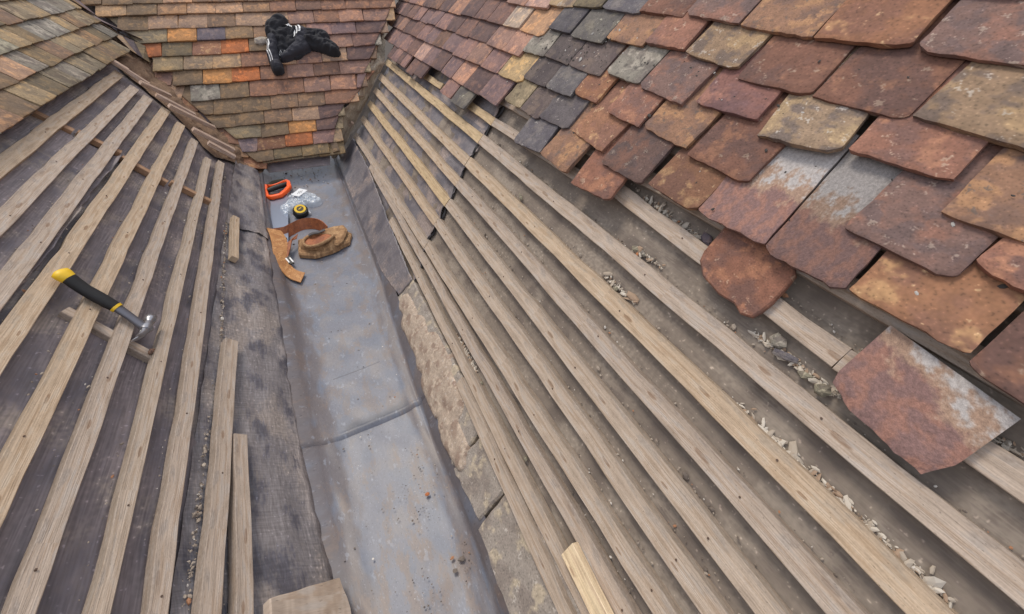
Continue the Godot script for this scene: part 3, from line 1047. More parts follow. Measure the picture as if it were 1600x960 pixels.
func build_right(o: Node3D) -> void:
	# the dusty old boarding under everything, in lengths that meet in open joints
	var edges := [3.9, 1.5, 0.66, -0.2, -1.0]
	var rows := []
	for k in 24: rows.append([-0.02 + k * 0.09, -1.1, 3.2 + 0.02 * k])
	sheet(o, "underlay", 1.0, rows, 60, -0.026, 0.004, 5.0, mats.dusty_board, Vector2(1.7, 0.85))
	# the black felt over its far half, torn along a ragged line
	var torn := [[1.338, 0.235], [1.36, 0.30], [1.427, 0.388], [1.449, 0.525], [1.492, 0.651], [1.507, 0.758], [1.523, 0.842], [1.521, 0.912], [1.513, 1.023], [1.52, 1.2]]
	rows = []
	var nt := noise(30.0, 77, 2)
	for k in 70:
		var s := 0.24 + k * 0.013
		rows.append([s, u_at(torn, s) + 0.016 * nt.get_noise_2d(s, 0.0), 3.02 + 0.22 * s + (0.06 if s > 0.7 else 0.0)])
	sheet(o, "torn_felt", 1.0, rows, 46, -0.019, 0.005, 7.0, mats.black_felt, Vector2(1.2, 0.9), 0.03)
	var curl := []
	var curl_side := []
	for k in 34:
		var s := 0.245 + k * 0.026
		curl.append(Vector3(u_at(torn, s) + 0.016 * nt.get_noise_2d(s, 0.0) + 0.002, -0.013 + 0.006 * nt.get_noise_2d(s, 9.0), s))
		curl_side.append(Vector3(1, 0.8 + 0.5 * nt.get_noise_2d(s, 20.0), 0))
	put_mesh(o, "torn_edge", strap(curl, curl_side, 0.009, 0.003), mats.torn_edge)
	# the same felt turned down over the eaves
	var flap := [[2.99, 0.098], [2.493, 0.094], [1.827, 0.094], [1.557, 0.104], [1.363, 0.137], [1.347, 0.235], [1.762, 0.255], [2.415, 0.30], [3.04, 0.30]]
	put_mesh(o, "felt_flap", slab_mesh(flap, 1.0, 0.006, 1.0, 0.006, Vector2(0.2, 0.1)), mats.black_felt, Transform3D(Basis(), Vector3(0, -0.006, 0)))
	# mortared slabs along the eaves, nearer than the flap
	for q in [[[1.37, 0.118], [1.346, 0.235], [0.626, 0.245], [0.626, 0.074], [0.9, 0.088], [1.2, 0.105]], [[0.618, 0.074], [0.618, 0.245], [0.458, 0.25], [0.458, 0.09]], [[0.45, 0.078], [0.45, 0.25], [0.02, 0.26], [0.02, 0.072], [0.3, 0.075]], [[0.012, 0.07], [0.012, 0.26], [-0.8, 0.27], [-0.8, 0.07]]]:
		put_mesh(o, "eaves_slab", slab_mesh(q, 1.0, 0.02, 0.5, 0.006, Vector2(rng.randf() * 0.4, rng.randf() * 0.4), 0.005), mats.slab, Transform3D(Basis(Vector3.RIGHT, rng.randf_range(-0.01, 0.01)), Vector3(0, -0.024, 0)))
	# lumps of old bedding mortar on the first slab
	var pads := [[1.16, 0.135, 0.05], [1.08, 0.15, 0.06], [0.95, 0.16, 0.075], [0.86, 0.13, 0.06], [0.8, 0.17, 0.05], [0.69, 0.12, 0.045], [0.66, 0.1, 0.03], [1.25, 0.15, 0.04]]
	var caps := []
	for p in pads: caps.append([p[0] + 0.05, p[1], p[2], p[0] - 0.05, p[1] + rng.randf_range(-0.02, 0.02), p[2] * 0.8, 0.012])
	soft(o, "bedding_mortar", 1.0, caps, -0.007, 0.006, 0.003, mats.bedding, 88, 12.0)
	# battens; the upper ones are butt-jointed over the torn edge of the felt
	var ends := [2.55, 3.29, 3.24, 3.18, 3.13, 3.09, 3.02, 2.44, 0.79]
	var widths := [0.043, 0.044, 0.046, 0.042, 0.042, 0.041, 0.04, 0.036, 0.034]
	var near_wood := ["wood_old", "wood_old", "wood_tan", "wood_grey", "wood_rosy", "wood_rosy", "wood_rosy", "wood_grey", "wood_rosy"]
	var far_wood := ["wood_yellow", "wood_yellow", "wood_tan", "wood_tan", "wood_yellow", "wood_tan", "wood_rosy", "wood_old", "wood_old"]
	for k in RB.size():
		var b: Array = RB[k]
		var slope: float = (b[1] - b[3]) / (b[0] - b[2])
		var at := func(u: float) -> float: return b[3] + slope * (u - b[2])
		if k == 7: at = func(u: float) -> float: return lerpf(0.325, 0.303, clampf((u - 0.133) / 2.3, -0.4, 1.0))
		if k == 6: at = func(u: float) -> float: return lerpf(0.395, 0.318, clampf((u - 0.05) / 2.8, -0.3, 1.0))
		var joint: float = [1.55, 1.512, 1.5, 1.47, 1.45, 1.44, 1.4, 0, 0][k]
		if k == 0:
			batten(o, 1.0, -0.9, 0.915, 0.15, 0.923, widths[k], -0.026, 0.026, mats.wood_old)
			batten(o, 1.0, 0.152, 0.923, 0.85, 0.968, widths[k], -0.026, 0.026, mats.wood_old)
			batten(o, 1.0, 0.853, 0.937, 1.50, 0.932, 0.036, -0.026, 0.026, mats.wood_grey)
			batten(o, 1.0, 1.503, 0.930, 1.795, 0.936, 0.036, -0.026, 0.026, mats.wood_yellow)
			batten(o, 1.0, 2.155, 0.936, 2.47, 0.932, 0.036, -0.026, 0.026, mats.wood_yellow)
			batten(o, 1.0, 2.475, 0.94, 3.2, 0.945, 0.036, -0.026, 0.026, mats.wood_tan)
		elif joint > 0.0:
			batten(o, 1.0, -0.9, at.call(-0.9), joint - 0.002, at.call(joint), widths[k], -0.026, 0.026, mats[near_wood[k]])
			batten(o, 1.0, joint + 0.002, at.call(joint) - 0.002, ends[k], at.call(ends[k]) - 0.004, widths[k] * 0.96, -0.026, 0.026, mats[far_wood[k]])
		else:
			batten(o, 1.0, -0.9 if k == 7 else -0.3, at.call(-0.9 if k == 7 else -0.3), ends[k], at.call(ends[k]) - (0.004 if k == 8 else 0.0), widths[k], -0.024 if k == 7 else -0.012, 0.024, mats[near_wood[k]])
	batten(o, 1.0, -0.9, 0.250, 1.812, 0.258, 0.034, -0.024, 0.024, mats.wood_rosy)
	for s in [1.026, 1.131, 1.24, 1.345, 1.45, 1.555, 1.66, 1.765]:
		batten(o, 1.0, -0.9, s, 3.2, s, 0.042, -0.026, 0.026, mats.wood_old)
	# tiles: the courses that show, joint by joint
	for row in [ROW_A, ROW_B, ROW_C, ROW_D, ROW_E, ROW_F]:
		for q in row:
			if q[4] == "x": continue
			var fine := 3 if q[2] < 0.9 else (2 if q[2] < 1.5 else 1)
			lay_tile(o, 1.0, q[0], q[1], q[2], q[3], q[4], fine)
	# the far ends of those courses run on to the valley
	fill_course(o, 1.447, 1.936, u_at(TILE_END, 1.447), ["plum", "plum", "rosy", "fawn"])
	fill_course(o, 1.324, 1.838, u_at(TILE_END, 1.324), ["rosy", "plum", "plum", "plum"], [2.01, 2.175, 2.36, 2.55])
	fill_course(o, 1.222, 1.882, u_at(TILE_END, 1.222), ["plum", "plum", "plum", "plum"], [2.105, 2.28, 2.44, 2.61, 2.78, 2.942])
	fill_course(o, 1.118, 1.625, u_at(TILE_END, 1.118), ["rosy", "plum", "plum"], [1.797, 1.975, 2.156, 2.33, 2.499, 2.66, 2.815, 2.99, 3.165])
	fill_course(o, 1.006, 1.482, u_at(TILE_END, 1.006), ["pink", "plum", "plum"], [1.66, 1.84, 2.005, 2.166, 2.334, 2.492, 2.68, 2.86, 3.03])
	for q in [[1.704, 1.876, 0.916, "olive"], [1.89, 2.035, 0.922, "plum"], [2.36, 2.51, 0.922, "plum"], [2.52, 2.66, 0.906, "plum"], [2.712, 2.82, 0.918, "plum"], [2.82, 2.916, 0.918, "plum"], [2.916, 3.05, 0.915, "plum"], [3.05, 3.16, 0.913, "plum"]]:
		lay_tile(o, 1.0, q[0], q[2], q[1], q[2], q[3], 1)
	# courses above the frame, and what lies nearer than the frame
	for k in 4:
		var s := 1.56 + k * 0.105
		fill_course(o, s, -0.9 + 0.084 * (k % 2), u_at(TILE_END, s), ["red", "purple", "brown", "slate", "plum", "orange"])
	for q in [[1.448, 0.186], [1.321, 0.126], [1.202, 0.017], [1.137, -0.008], [0.996, -0.093]]:
		fill_course(o, q[0], -0.9, q[1], ["red", "brown", "purple", "lichen"])
	# a broken tile hung on the lowest course
	var broken := put_mesh(o, "roof_tile", slab_mesh(BROKEN, 1.0, 0.014, 0.38, 0.004, Vector2(0.3, -1.7)), clay_mat("red", 1), Transform3D(Basis(), Vector3(0, 0.002, 0)))
	tag(broken, "broken clay tile with a rounded, snapped-off left side")

func fill_course(o: Node3D, s: float, u0: float, u1: float, styles: Array, joints := []) -> void:
	var at := [u0]
	for j in joints: at.append(j)
	while at[-1] + 0.175 < u1: at.append(at[-1] + 0.167 + rng.randf_range(-0.006, 0.006))
	at.append(u1)
	for k in at.size() - 1:
		if at[k + 1] - at[k] < 0.03: continue
		lay_tile(o, 1.0, at[k], s + rng.randf_range(-0.004, 0.004), at[k + 1], s + rng.randf_range(-0.004, 0.004), styles[rng.randi() % styles.size()], 1 if at[k] > 0.8 else 2)

# ---------------------------------------------------------------- the left-hand slope

func build_left(o: Node3D) -> void:
	var rows := []
	for k in 26:
		var s := -0.02 + k * 0.085
		rows.append([s, -1.1, u_at(LVE, s) + 0.12])
	sheet(o, "felt", -1.0, rows, 70, -0.03, 0.007, 5.0, mats.felt, Vector2(1.9, 1.2))
	# the upper width of felt laps over the lower one with a curled edge
	rows = []
	var nl := noise(6.0, 41, 3)
	for k in 12:
		var s := 0.778 + k * 0.1
		rows.append([s, -1.1, 2.08])
	var lap := sheet_lap(o, nl)
	lap.name = "felt_lap"
	# a strip of the slope's own timber shows below the felt's edge
	for q in [[2.13, 1.06, 2.135, 0.95], [2.15, 0.94, 2.16, 0.80], [2.15, 0.79, 2.13, 0.62], [2.13, 0.61, 2.137, 0.43]]:
		var w := batten_up(o, q[0], q[1], q[2], q[3], 0.028, -0.03, 0.022, mats.wood_brown)
		w.name = "timber_strip"
	batten_up(o, 1.205, 0.70, 1.12, 0.485, 0.028, -0.036, 0.018, mats.wood_grey).name = "timber_block"
	# apron of felt turned over the eaves towards the gutter
	rows = []
	for k in 9: rows.append([0.02 + k * 0.035, -1.0, 2.06 + 0.005 * (k % 2)])
	var lower := GUT
	apron(o, -1.0, 2.075, -0.006, 0)
	apron(o, 2.04, 2.86, 0.002, 1)
	# battens
	var widths := [0.044, 0.042, 0.044, 0.044, 0.041, 0.036, 0.031, 0.036, 0.041, 0.036, 0.03]
	var woods := ["wood_tan", "wood_old", "wood_old", "wood_tan", "wood_tan", "wood_old", "wood_rosy", "wood_old", "wood_grey", "wood_grey", "wood_tan"]
	var ends := [3.06, 2.985, 2.96, 2.95, 2.86, 2.75, 2.6, 2.66, 1.24, 0.887, 2.087]
	for k in LB.size():
		var b: Array = LB[k]
		var slope: float = (b[1] - b[3]) / (b[0] - b[2])
		var near := -0.9 if k < 10 else 1.735
		var c0: float = b[3] + slope * (near - b[2]) * (0.4 if k > 7 and k < 10 else 1.0)
		var c1: float = b[3] + slope * (ends[k] - b[2])
		var w: float = widths[k]
		if k == 7:
			var cj: float = b[3] + slope * (1.72 - b[2])
			batten(o, -1.0, near, c0 - w / 2, 1.72, cj - w / 2, w, -0.026, 0.026, mats.wood_old)
			batten(o, -1.0, 1.723, cj - w / 2, ends[k], c1 - w / 2, w * 0.95, -0.026, 0.024, mats.wood_grey)
		else:
			batten(o, -1.0, near, c0 - w / 2, ends[k], c1 - w / 2, w, -0.026 if k < 8 else -0.02, 0.026, mats[woods[k]])
	for s in [1.085, 1.185, 1.285, 1.385, 1.485, 1.585]:
		batten(o, -1.0, -0.9, s, 3.0 + (s - 1.0) * 0.8, s, 0.04, -0.026, 0.026, mats.wood_old)
	# tiles
	var styles := ["moor", "stone", "moor", "grey", "moor", "sand", "stone", "fawn"]
	for k in 7:
		var s := 1.05 + k * 0.0945
		var us := []
		if k < LT.size():
			for i in range(0, LT[k].size(), 2): us.append(LT[k][i])
		else: us = [2.0, 2.16, 2.33, 2.5, 2.66, 2.83, 3.0, 3.2, 3.36, 3.5, 3.65]
		var full := []
		for i in us.size() - 1:
			full.append(us[i])
			if us[i + 1] - us[i] > 0.24: full.append((us[i] + us[i + 1]) / 2)
		full.append(us[-1])
		var reach: float = [3.42, 3.62, 3.6, 3.62, 3.62, 3.6, 3.6][k]
		while full[-1] + 0.06 < reach: full.append(minf(full[-1] + 0.15, reach))
		while full[0] > 0.3: full.push_front(full[0] - 0.166)
		for i in full.size() - 1:
			var st: String = styles[rng.randi() % styles.size()]
			if k >= 4: st = ["fawn", "rosy", "sand", "moor"][rng.randi() % 4]
			if k == 0 and full[i] < 1.6 and full[i] > 1.4: st = "slatey"
			lay_tile(o, -1.0, full[i], s + rng.randf_range(-0.004, 0.004), full[i + 1], s + rng.randf_range(-0.004, 0.004), st, 1)

func sheet_lap(o: Node3D, nl: FastNoiseLite) -> MeshInstance3D:
	var st := SurfaceTool.new()
	st.begin(Mesh.PRIMITIVE_TRIANGLES)
	var grid := []
	for i in 90:
		var u := lerpf(-0.95, 2.13, i / 89.0)
		var edge := 0.797 + 0.009 * nl.get_noise_2d(u * 1.2, 0.0)
		var lift := clampf(0.6 + 1.1 * nl.get_noise_2d(u * 0.8, 8.0), 0.1, 1.3)
		var line := []
		for j in 14:
			var f := j / 13.0
			var s := edge + (1.5 - edge) * f * f
			var y := -0.025 + 0.004 * nl.get_noise_2d(u, s * 3.0)
			y += 0.024 * lift * exp(-(s - edge) / 0.012)
			line.append([Vector3(u, y, -s), Vector2(u / 1.9, s / 1.2 + 0.3)])
		var f0: Vector3 = line[0][0]
		line.push_front([f0 + Vector3(0, -0.003, 0.0), line[0][1]])
		grid.append(line)
	for i in 89:
		for j in 14:
			for q in [grid[i][j], grid[i + 1][j], grid[i + 1][j + 1], grid[i][j], grid[i + 1][j + 1], grid[i][j + 1]]:
				st.set_uv(q[1])
				st.add_vertex(q[0])
	st.generate_normals()
	return put_mesh(o, "felt_lap", st.commit(), mats.felt)

# a short timber running up the slope from (u0, s0) to (u1, s1)
func batten_up(o: Node3D, u0: float, s0: float, u1: float, s1: float, width: float, base: float, high: float, mat: Material) -> MeshInstance3D:
	return batten(o, -1.0, minf(u0, u1 + 0.0001), s0 if u0 < u1 else s1, maxf(u0, u1 + 0.0001), s1 if u0 < u1 else s0, width, base, high, mat, "timber_block")

# felt from under the lowest batten over the edge towards the gutter, between two places along it
func apron(o: Node3D, ua: float, ub: float, lift: float, kind: int) -> void:
	var n := noise(9.0, 60 + kind, 3)
	var st := SurfaceTool.new()
	st.begin(Mesh.PRIMITIVE_TRIANGLES)
	var inv := o.transform.affine_inverse()
	var edge := []
	for g in GUT:
		var p: Vector3 = inv * Vector3(g[0], g[1], g[2])
		edge.append([p.x, -p.z])
	var grid := []
	var m := int((ub - ua) / 0.035)
	for i in m + 1:
		var u := lerpf(ua, ub, float(i) / m)
		var s0 := 0.0
		for k in edge.size() - 1:
			if u <= edge[k][0] and u >= edge[k + 1][0]: s0 = lerpf(edge[k + 1][1], edge[k][1], (u - edge[k + 1][0]) / (edge[k][0] - edge[k + 1][0]))
		s0 += 0.004 * n.get_noise_2d(u * 4.0, 2.0)
		var line := []
		# the drip: turned down into the gutter
		line.append([Vector3(u, -0.05, -(s0 - 0.004)), Vector2(u / 1.6, 0.002)])
		for j in 15:
			var f := j / 14.0
			var s := lerpf(s0, maxf(0.36, s0 + 0.06), f)
			var y := lift + 0.008 * n.get_noise_2d(u, s * 2.0) + 0.004 * absf(n.get_noise_2d(u * 3.0, s * 1.5 + 8.0)) - 0.022 * sst(0.25, 0.75, f)
			if j == 0: y -= 0.006
			line.append([Vector3(u, y, -s), Vector2(u / 1.6, 0.004 + (s - s0) / 0.5)])
		grid.append(line)
	for i in m:
		for j in 15:
			for q in [grid[i][j], grid[i + 1][j], grid[i + 1][j + 1], grid[i][j], grid[i + 1][j + 1], grid[i][j + 1]]:
				st.set_uv(q[1])
				st.add_vertex(q[0])
	st.generate_normals()
	put_mesh(o, "apron_felt", st.commit(), mats.apron_felt)

# ---------------------------------------------------------------- the tiled slope at the end

func build_back(o: Node3D) -> void:
	var rows := []
	for k in 24:
		var s := 0.24 + k * 0.09
		rows.append([s, (u_at(BVL, s) + 0.03) if s < 1.5 else -1.7 - (s - 1.5) * 0.9, (u_at(BVR, s) - 0.03) if s < 1.44 else 0.22 + (s - 1.44) * 0.6])
	sheet(o, "underlay", -1.0, rows, 20, -0.02, 0.003, 5.0, mats.felt, Vector2(1.9, 1.2))
	var courses := [[0.295, -0.67], [0.369, -0.595], [0.462, -0.562], [0.545, -0.533], [0.632, -0.484], [0.733, -0.6], [0.874, -0.69], [0.973, -0.79], [1.081, -0.9], [1.186, -0.864], [1.285, -0.964], [1.392, -0.741], [1.478, -0.87], [1.58, -0.8], [1.68, -0.88], [1.78, -0.8], [1.88, -0.9]]
	courses[6][0] = 0.868
	courses[5][0] = 0.75
	courses[4][0] = 0.645
	courses[3][0] = 0.55
	var bright := [[-0.873, 0.966], [-0.817, 1.091], [-0.982, 1.198], [-1.055, 1.285], [-1.284, 1.179], [-0.893, 0.86], [-0.743, 0.884], [-0.457, 0.498], [-0.499, 0.412]]
	var soft_orange := [[-0.611, 0.426], [-1.103, 0.524], [-1.244, 0.973], [-0.95, 1.09]]
	var dark := [[-0.901, 1.282], [-0.778, 0.417], [-1.396, 1.177]]
	var mossy := [[-1.015, 0.771]]
	var blend := noise(1.6, 321, 2)
	for c in courses:
		var s: float = c[0]
		var ul := u_at(BVL, s) if s < 1.5 else -1.7 - (s - 1.5) * 0.9
		var ur := u_at(BVR, s) if s < 1.44 else 0.24 + (s - 1.44) * 0.6
		var ul2 := u_at(BVL, s + 0.1) if s < 1.4 else ul - 0.09
		var ur2 := u_at(BVR, s + 0.1) if s < 1.34 else ur + 0.06
		var u: float = c[1]
		while u > ul + 0.05: u -= 0.1655
		var first := true
		while u < ur - 0.02:
			var a := maxf(u, ul)
			var b := minf(u + 0.1655, ur)
			if b - a > 0.025:
				var mid := Vector2((a + b) / 2, s + 0.05)
				var t := (mid.x - ul) / (ur - ul)
				var ramp := ["moor", "sand", "sand", "fawn", "rosy", "plum", "plum"]
				var place := t * 5.2 + 1.6 * blend.get_noise_2d(mid.x, mid.y) + rng.randf_range(-0.7, 0.7)
				if s > 1.25: place = lerpf(place, 3.6, 0.6)
				var st: String = ramp[clampi(int(round(place)), 0, 6)]
				if s < 0.34: st = ["moor", "sand", "moor"][rng.randi() % 3]
				for p in [[bright, "bright"], [soft_orange, "orange"], [dark, "slatey"], [mossy, "grey"]]:
					for q in p[0]:
						if absf(q[0] - mid.x) < 0.083 and absf(q[1] - mid.y + 0.0) < 0.05: st = p[1]
				# cut to the valleys at both ends
				var cut0 := 0.0
				var cut1 := 0.0
				if a == ul: cut0 = clampf((ul - ul2) * -2.6, -0.2, 0.2)
				if b == ur: cut1 = clampf((ur2 - ur) * -2.6, -0.2, 0.2)
				lay_tile(o, -1.0, a, s + 0.006 * blend.get_noise_2d(a * 3.0, s * 2.0 + 5.0) + rng.randf_range(-0.004, 0.004), b, s + 0.006 * blend.get_noise_2d(b * 3.0, s * 2.0 + 5.0) + rng.randf_range(-0.004, 0.004), st, 1, 0.26, cut1 if cut1 < 0.0 else 0.0, cut0 if cut0 < 0.0 else 0.0)
			u += 0.1655
		lay_tile(o, -1.0, ur + 0.002, s + rng.randf_range(0.0, 0.012), ur + rng.randf_range(0.045, 0.075), s + rng.randf_range(0.0, 0.012), ["pale", "sand", "stone", "fawn"][rng.randi() % 4], 1, 0.12, 0.0, 0.0, 0.038)
	# the lowest course stands on a doubled eaves course
	var u := -0.74
	while u < -0.36:
		lay_tile(o, -1.0, u, 0.285, u + 0.165, 0.288, "moor", 1, 0.17, 0.0, 0.0, 0.03)
		u += 0.1655

# ---------------------------------------------------------------- the two valleys

func on(o: Node3D, sgn: float, u: float, s: float, h: float) -> Vector3:
	return o.transform * Vector3(u, h, sgn * s)

func build_valleys(right: Node3D, left: Node3D, back: Node3D) -> void:
	var a := []
	var b := []
	for i in BVR.size():
		a.append(back.transform.affine_inverse() * on(back, -1.0, BVR[i][0] - 0.012, BVR[i][1], 0.02))
		var e: Array = RVE[i]
		b.append(back.transform.affine_inverse() * on(right, 1.0, minf(e[0], u_at(TILE_END, e[1]) + 0.06), e[1], 0.012))
	fillet(back, "mortar_fillet", a, b, 0.03, mats.mortar, 7, 0.012)
	a = []
	b = []
	for i in BVL.size():
		a.append(back.transform.affine_inverse() * on(back, -1.0, BVL[i][0] + 0.03, BVL[i][1], -0.01))
		b.append(back.transform.affine_inverse() * on(left, -1.0, LVE[i][0] - 0.03, LVE[i][1], -0.022))
	fillet(back, "mortar_fillet", a, b, 0.024, mats.dirty_mortar, 9, -0.02)
	# tiles swept round from the left slope on to the end slope
	var bi := back.transform.affine_inverse()
	for k in 6:
		var s := 1.05 + k * 0.0945
		var sb: float = [1.04, 1.12, 1.21, 1.285, 1.39, 1.48][k]
		var l0 := on(left, -1.0, [3.41, 3.61, 3.59, 3.61, 3.61, 3.59][k], s, 0.046)
		var l1 := on(left, -1.0, [3.58, 3.63, 3.62, 3.64, 3.63, 3.62][k], s + 0.13, 0.032)
		var b0 := on(back, -1.0, u_at(BVL, sb) + 0.03, sb, 0.05)
		var b1 := on(back, -1.0, u_at(BVL, minf(sb + 0.13, 1.5)) + 0.03, sb + 0.13, 0.036)
		for half in 3:
			var f0 := half / 3.0
			var f1 := (half + 0.96) / 3.0
			var q := [l0.lerp(b0, f0), l0.lerp(b0, f1), l1.lerp(b1, f1), l1.lerp(b1, f0)]
			for i in 4: q[i] = bi * (q[i] as Vector3)
			var low := Vector3(0, -0.014, 0)
			var st := SurfaceTool.new()
			st.begin(Mesh.PRIMITIVE_TRIANGLES)
			st.set_smooth_group(-1)
			var uo := Vector2(rng.randf(), rng.randf()) * 0.5
			for f in [[q[0], q[1], q[2], q[3]], [q[0], q[1], q[1] + low, q[0] + low], [q[1], q[2], q[2] + low, q[1] + low], [q[3], q[0], q[0] + low, q[3] + low]]:
				for i in [0, 1, 2, 0, 2, 3]:
					st.set_uv(uo + Vector2(f[i].x + f[i].y, f[i].z) / 0.38)
					st.add_vertex(f[i])
			st.generate_normals()
			put_mesh(back, "roof_tile", st.commit(), clay_mat(["slatey", "moor", "fawn", "slatey", "sand"][rng.randi() % 5], rng.randi() % 4))
	# weathered slats and old tile edges left standing along the valleys
	for q in [[3.03, 1.07, 3.035, 0.985, 0.032], [3.03, 0.985, 3.03, 0.885, 0.024], [2.985, 0.91, 3.065, 0.775, 0.026], [2.945, 0.83, 3.005, 0.64, 0.026], [2.90, 0.758, 2.995, 0.525, 0.028], [2.76, 0.62, 2.82, 0.40, 0.03], [2.70, 0.535, 2.72, 0.39, 0.032]]:
		var w := batten(left, -1.0, q[0], q[1], q[2] + 0.001, q[3], q[4], -0.006, 0.02, mats.wood_weathered, "valley_slat")
		w.position.y += 0.032
	for q in [[3.33, 0.84, 3.385, 0.74, 0.02], [3.27, 0.735, 3.375, 0.575, 0.022], [3.15, 0.58, 3.245, 0.45, 0.022], [3.115, 0.485, 3.155, 0.38, 0.02], [3.05, 0.39, 3.125, 0.225, 0.024]]:
		var w := batten(right, 1.0, q[0], q[1], q[2], q[3], q[4], 0.004, 0.022, mats.wood_weathered, "valley_slat")
		w.position.y += 0.03
	# cut tile edges showing in the left valley under the tiles of the end slope
	for i in 8:
		var e: Array = BVL[i]
		var f: Array = BVL[i + 1]
		var w := Vector2(f[0] - e[0], f[1] - e[1]).length()
		lay_tile(back, -1.0, e[0] - 0.085, e[1] - 0.01, e[0] + 0.03, e[1] - 0.035, ["orange", "fawn", "rosy", "brown", "slatey"][i % 5], 1, 0.16, 0.0, -0.09, 0.03)

# ---------------------------------------------------------------- the lead gutter

func build_gutter() -> void:
	var o := thing("lead_gutter", "grey lead-lined valley gutter running away between the two stripped slopes", "gutter")
	var n := noise(5.0, 900, 3)
	var nf := noise(14.0, 902, 3)
	# stations along the gutter, each a profile from the left upstand to the right one
	var fine := []
	for k in 124:
		var z := lerpf(-3.38, 0.06, k / 123.0)
		if k == 88: z = -0.912
		if k == 89: z = -0.905
		var row := []
		for c in 4:
			var hit := Vector3(GUT[0][c * 3], GUT[0][c * 3 + 1], z)
			for i in GUT.size() - 1:
				var za: float = GUT[i][c * 3 + 2]
				var zb: float = GUT[i + 1][c * 3 + 2]
				if z >= za and z <= zb:
					var f := (z - za) / (zb - za)
					hit = Vector3(lerpf(GUT[i][c * 3], GUT[i + 1][c * 3], f), lerpf(GUT[i][c * 3 + 1], GUT[i + 1][c * 3 + 1], f), z)
			if z > GUT[-1][c * 3 + 2]: hit = Vector3(GUT[-1][c * 3], GUT[-1][c * 3 + 1], z)
			row.append_array([hit.x, hit.y, hit.z])
		fine.append(row)
	for bay in 2:
		var st := SurfaceTool.new()
		st.begin(Mesh.PRIMITIVE_TRIANGLES)
		var grid := []
		for r in fine:
			var zc: float = (r[5] + r[8]) / 2
			# two bays: the upper one laps over the lower at z = -0.93
			if bay == 0 and zc > -0.90: continue
			if bay == 1 and zc < -1.05: continue
			var a := Vector3(r[0], r[1], r[2])
			var b := Vector3(r[3], r[4], r[5])
			var c := Vector3(r[6], r[7], r[8])
			var d := Vector3(r[9], r[10], r[11])
			var line := []
			var rise := clampf((a.y - b.y) / 0.05, 0.0, 1.0)
			for k in 5:
				var f := k / 5.0
				# hollow left upstand
				var p := a.lerp(b + Vector3(0, 0.011 * rise, 0), f) + Vector3(0.004, -0.008, 0) * sin(PI * f) * rise
				if k == 0: p += Vector3(-0.035, 0.004, 0)
				line.append(p)
			for k in 17:
				var f := k / 16.0
				var p := b.lerp(c, f)
				p.y += 0.011 * rise * pow(maxf(0.0, 1.0 - f / 0.16), 2.0) + 0.009 * pow(maxf(0.0, 1.0 - (1.0 - f) / 0.16), 2.0) + 0.004 * n.get_noise_2d(p.x * 1.2, p.z) - 0.004 * sin(PI * f) + 0.0012 * nf.get_noise_2d(p.x, p.z)
				line.append(p)
			for k in range(1, 6):
				var f := k / 5.0
				var p := (c + Vector3(0, 0.009 * (1.0 - f), 0)).lerp(d, f) + Vector3(0.006, -0.012, 0) * sin(PI * f)
				if k == 5: p += Vector3(0.03, 0.022, 0)
				line.append(p)
			if bay == 1:
				for p in line.size(): line[p] = line[p] - Vector3(0, 0.009, 0)
			grid.append(line)
		var m: int = grid.size()
		var w: int = grid[0].size()
		if bay == 0:
			# the free edge of the upper bay is dressed down in a soft roll
			var last: Array = grid[m - 1]
			var roll := []
			var drop := []
			for p: Vector3 in last:
				roll.append(p + Vector3(0, 0.002 + 0.002 * nf.get_noise_2d(p.x, 3.0), 0.012))
				drop.append(p + Vector3(0, -0.012, 0.020))
			grid.append(roll)
			grid.append(drop)
			m += 2
		for j in m - 1:
			for i in w - 1:
				for q in [[j, i], [j, i + 1], [j + 1, i + 1], [j, i], [j + 1, i + 1], [j + 1, i]]:
					var v: Vector3 = grid[q[0]][q[1]]
					var c: int = q[1]
					st.set_uv(Vector2(c * 0.032 if c < 5 else (0.16 + (c - 5) * 0.0425 if c < 22 else 0.84 + (c - 21) * 0.03), -v.z / 3.4 + 0.06))
					st.add_vertex(v)
		st.generate_normals()
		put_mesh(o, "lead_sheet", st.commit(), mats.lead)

# ---------------------------------------------------------------- tools and clothes

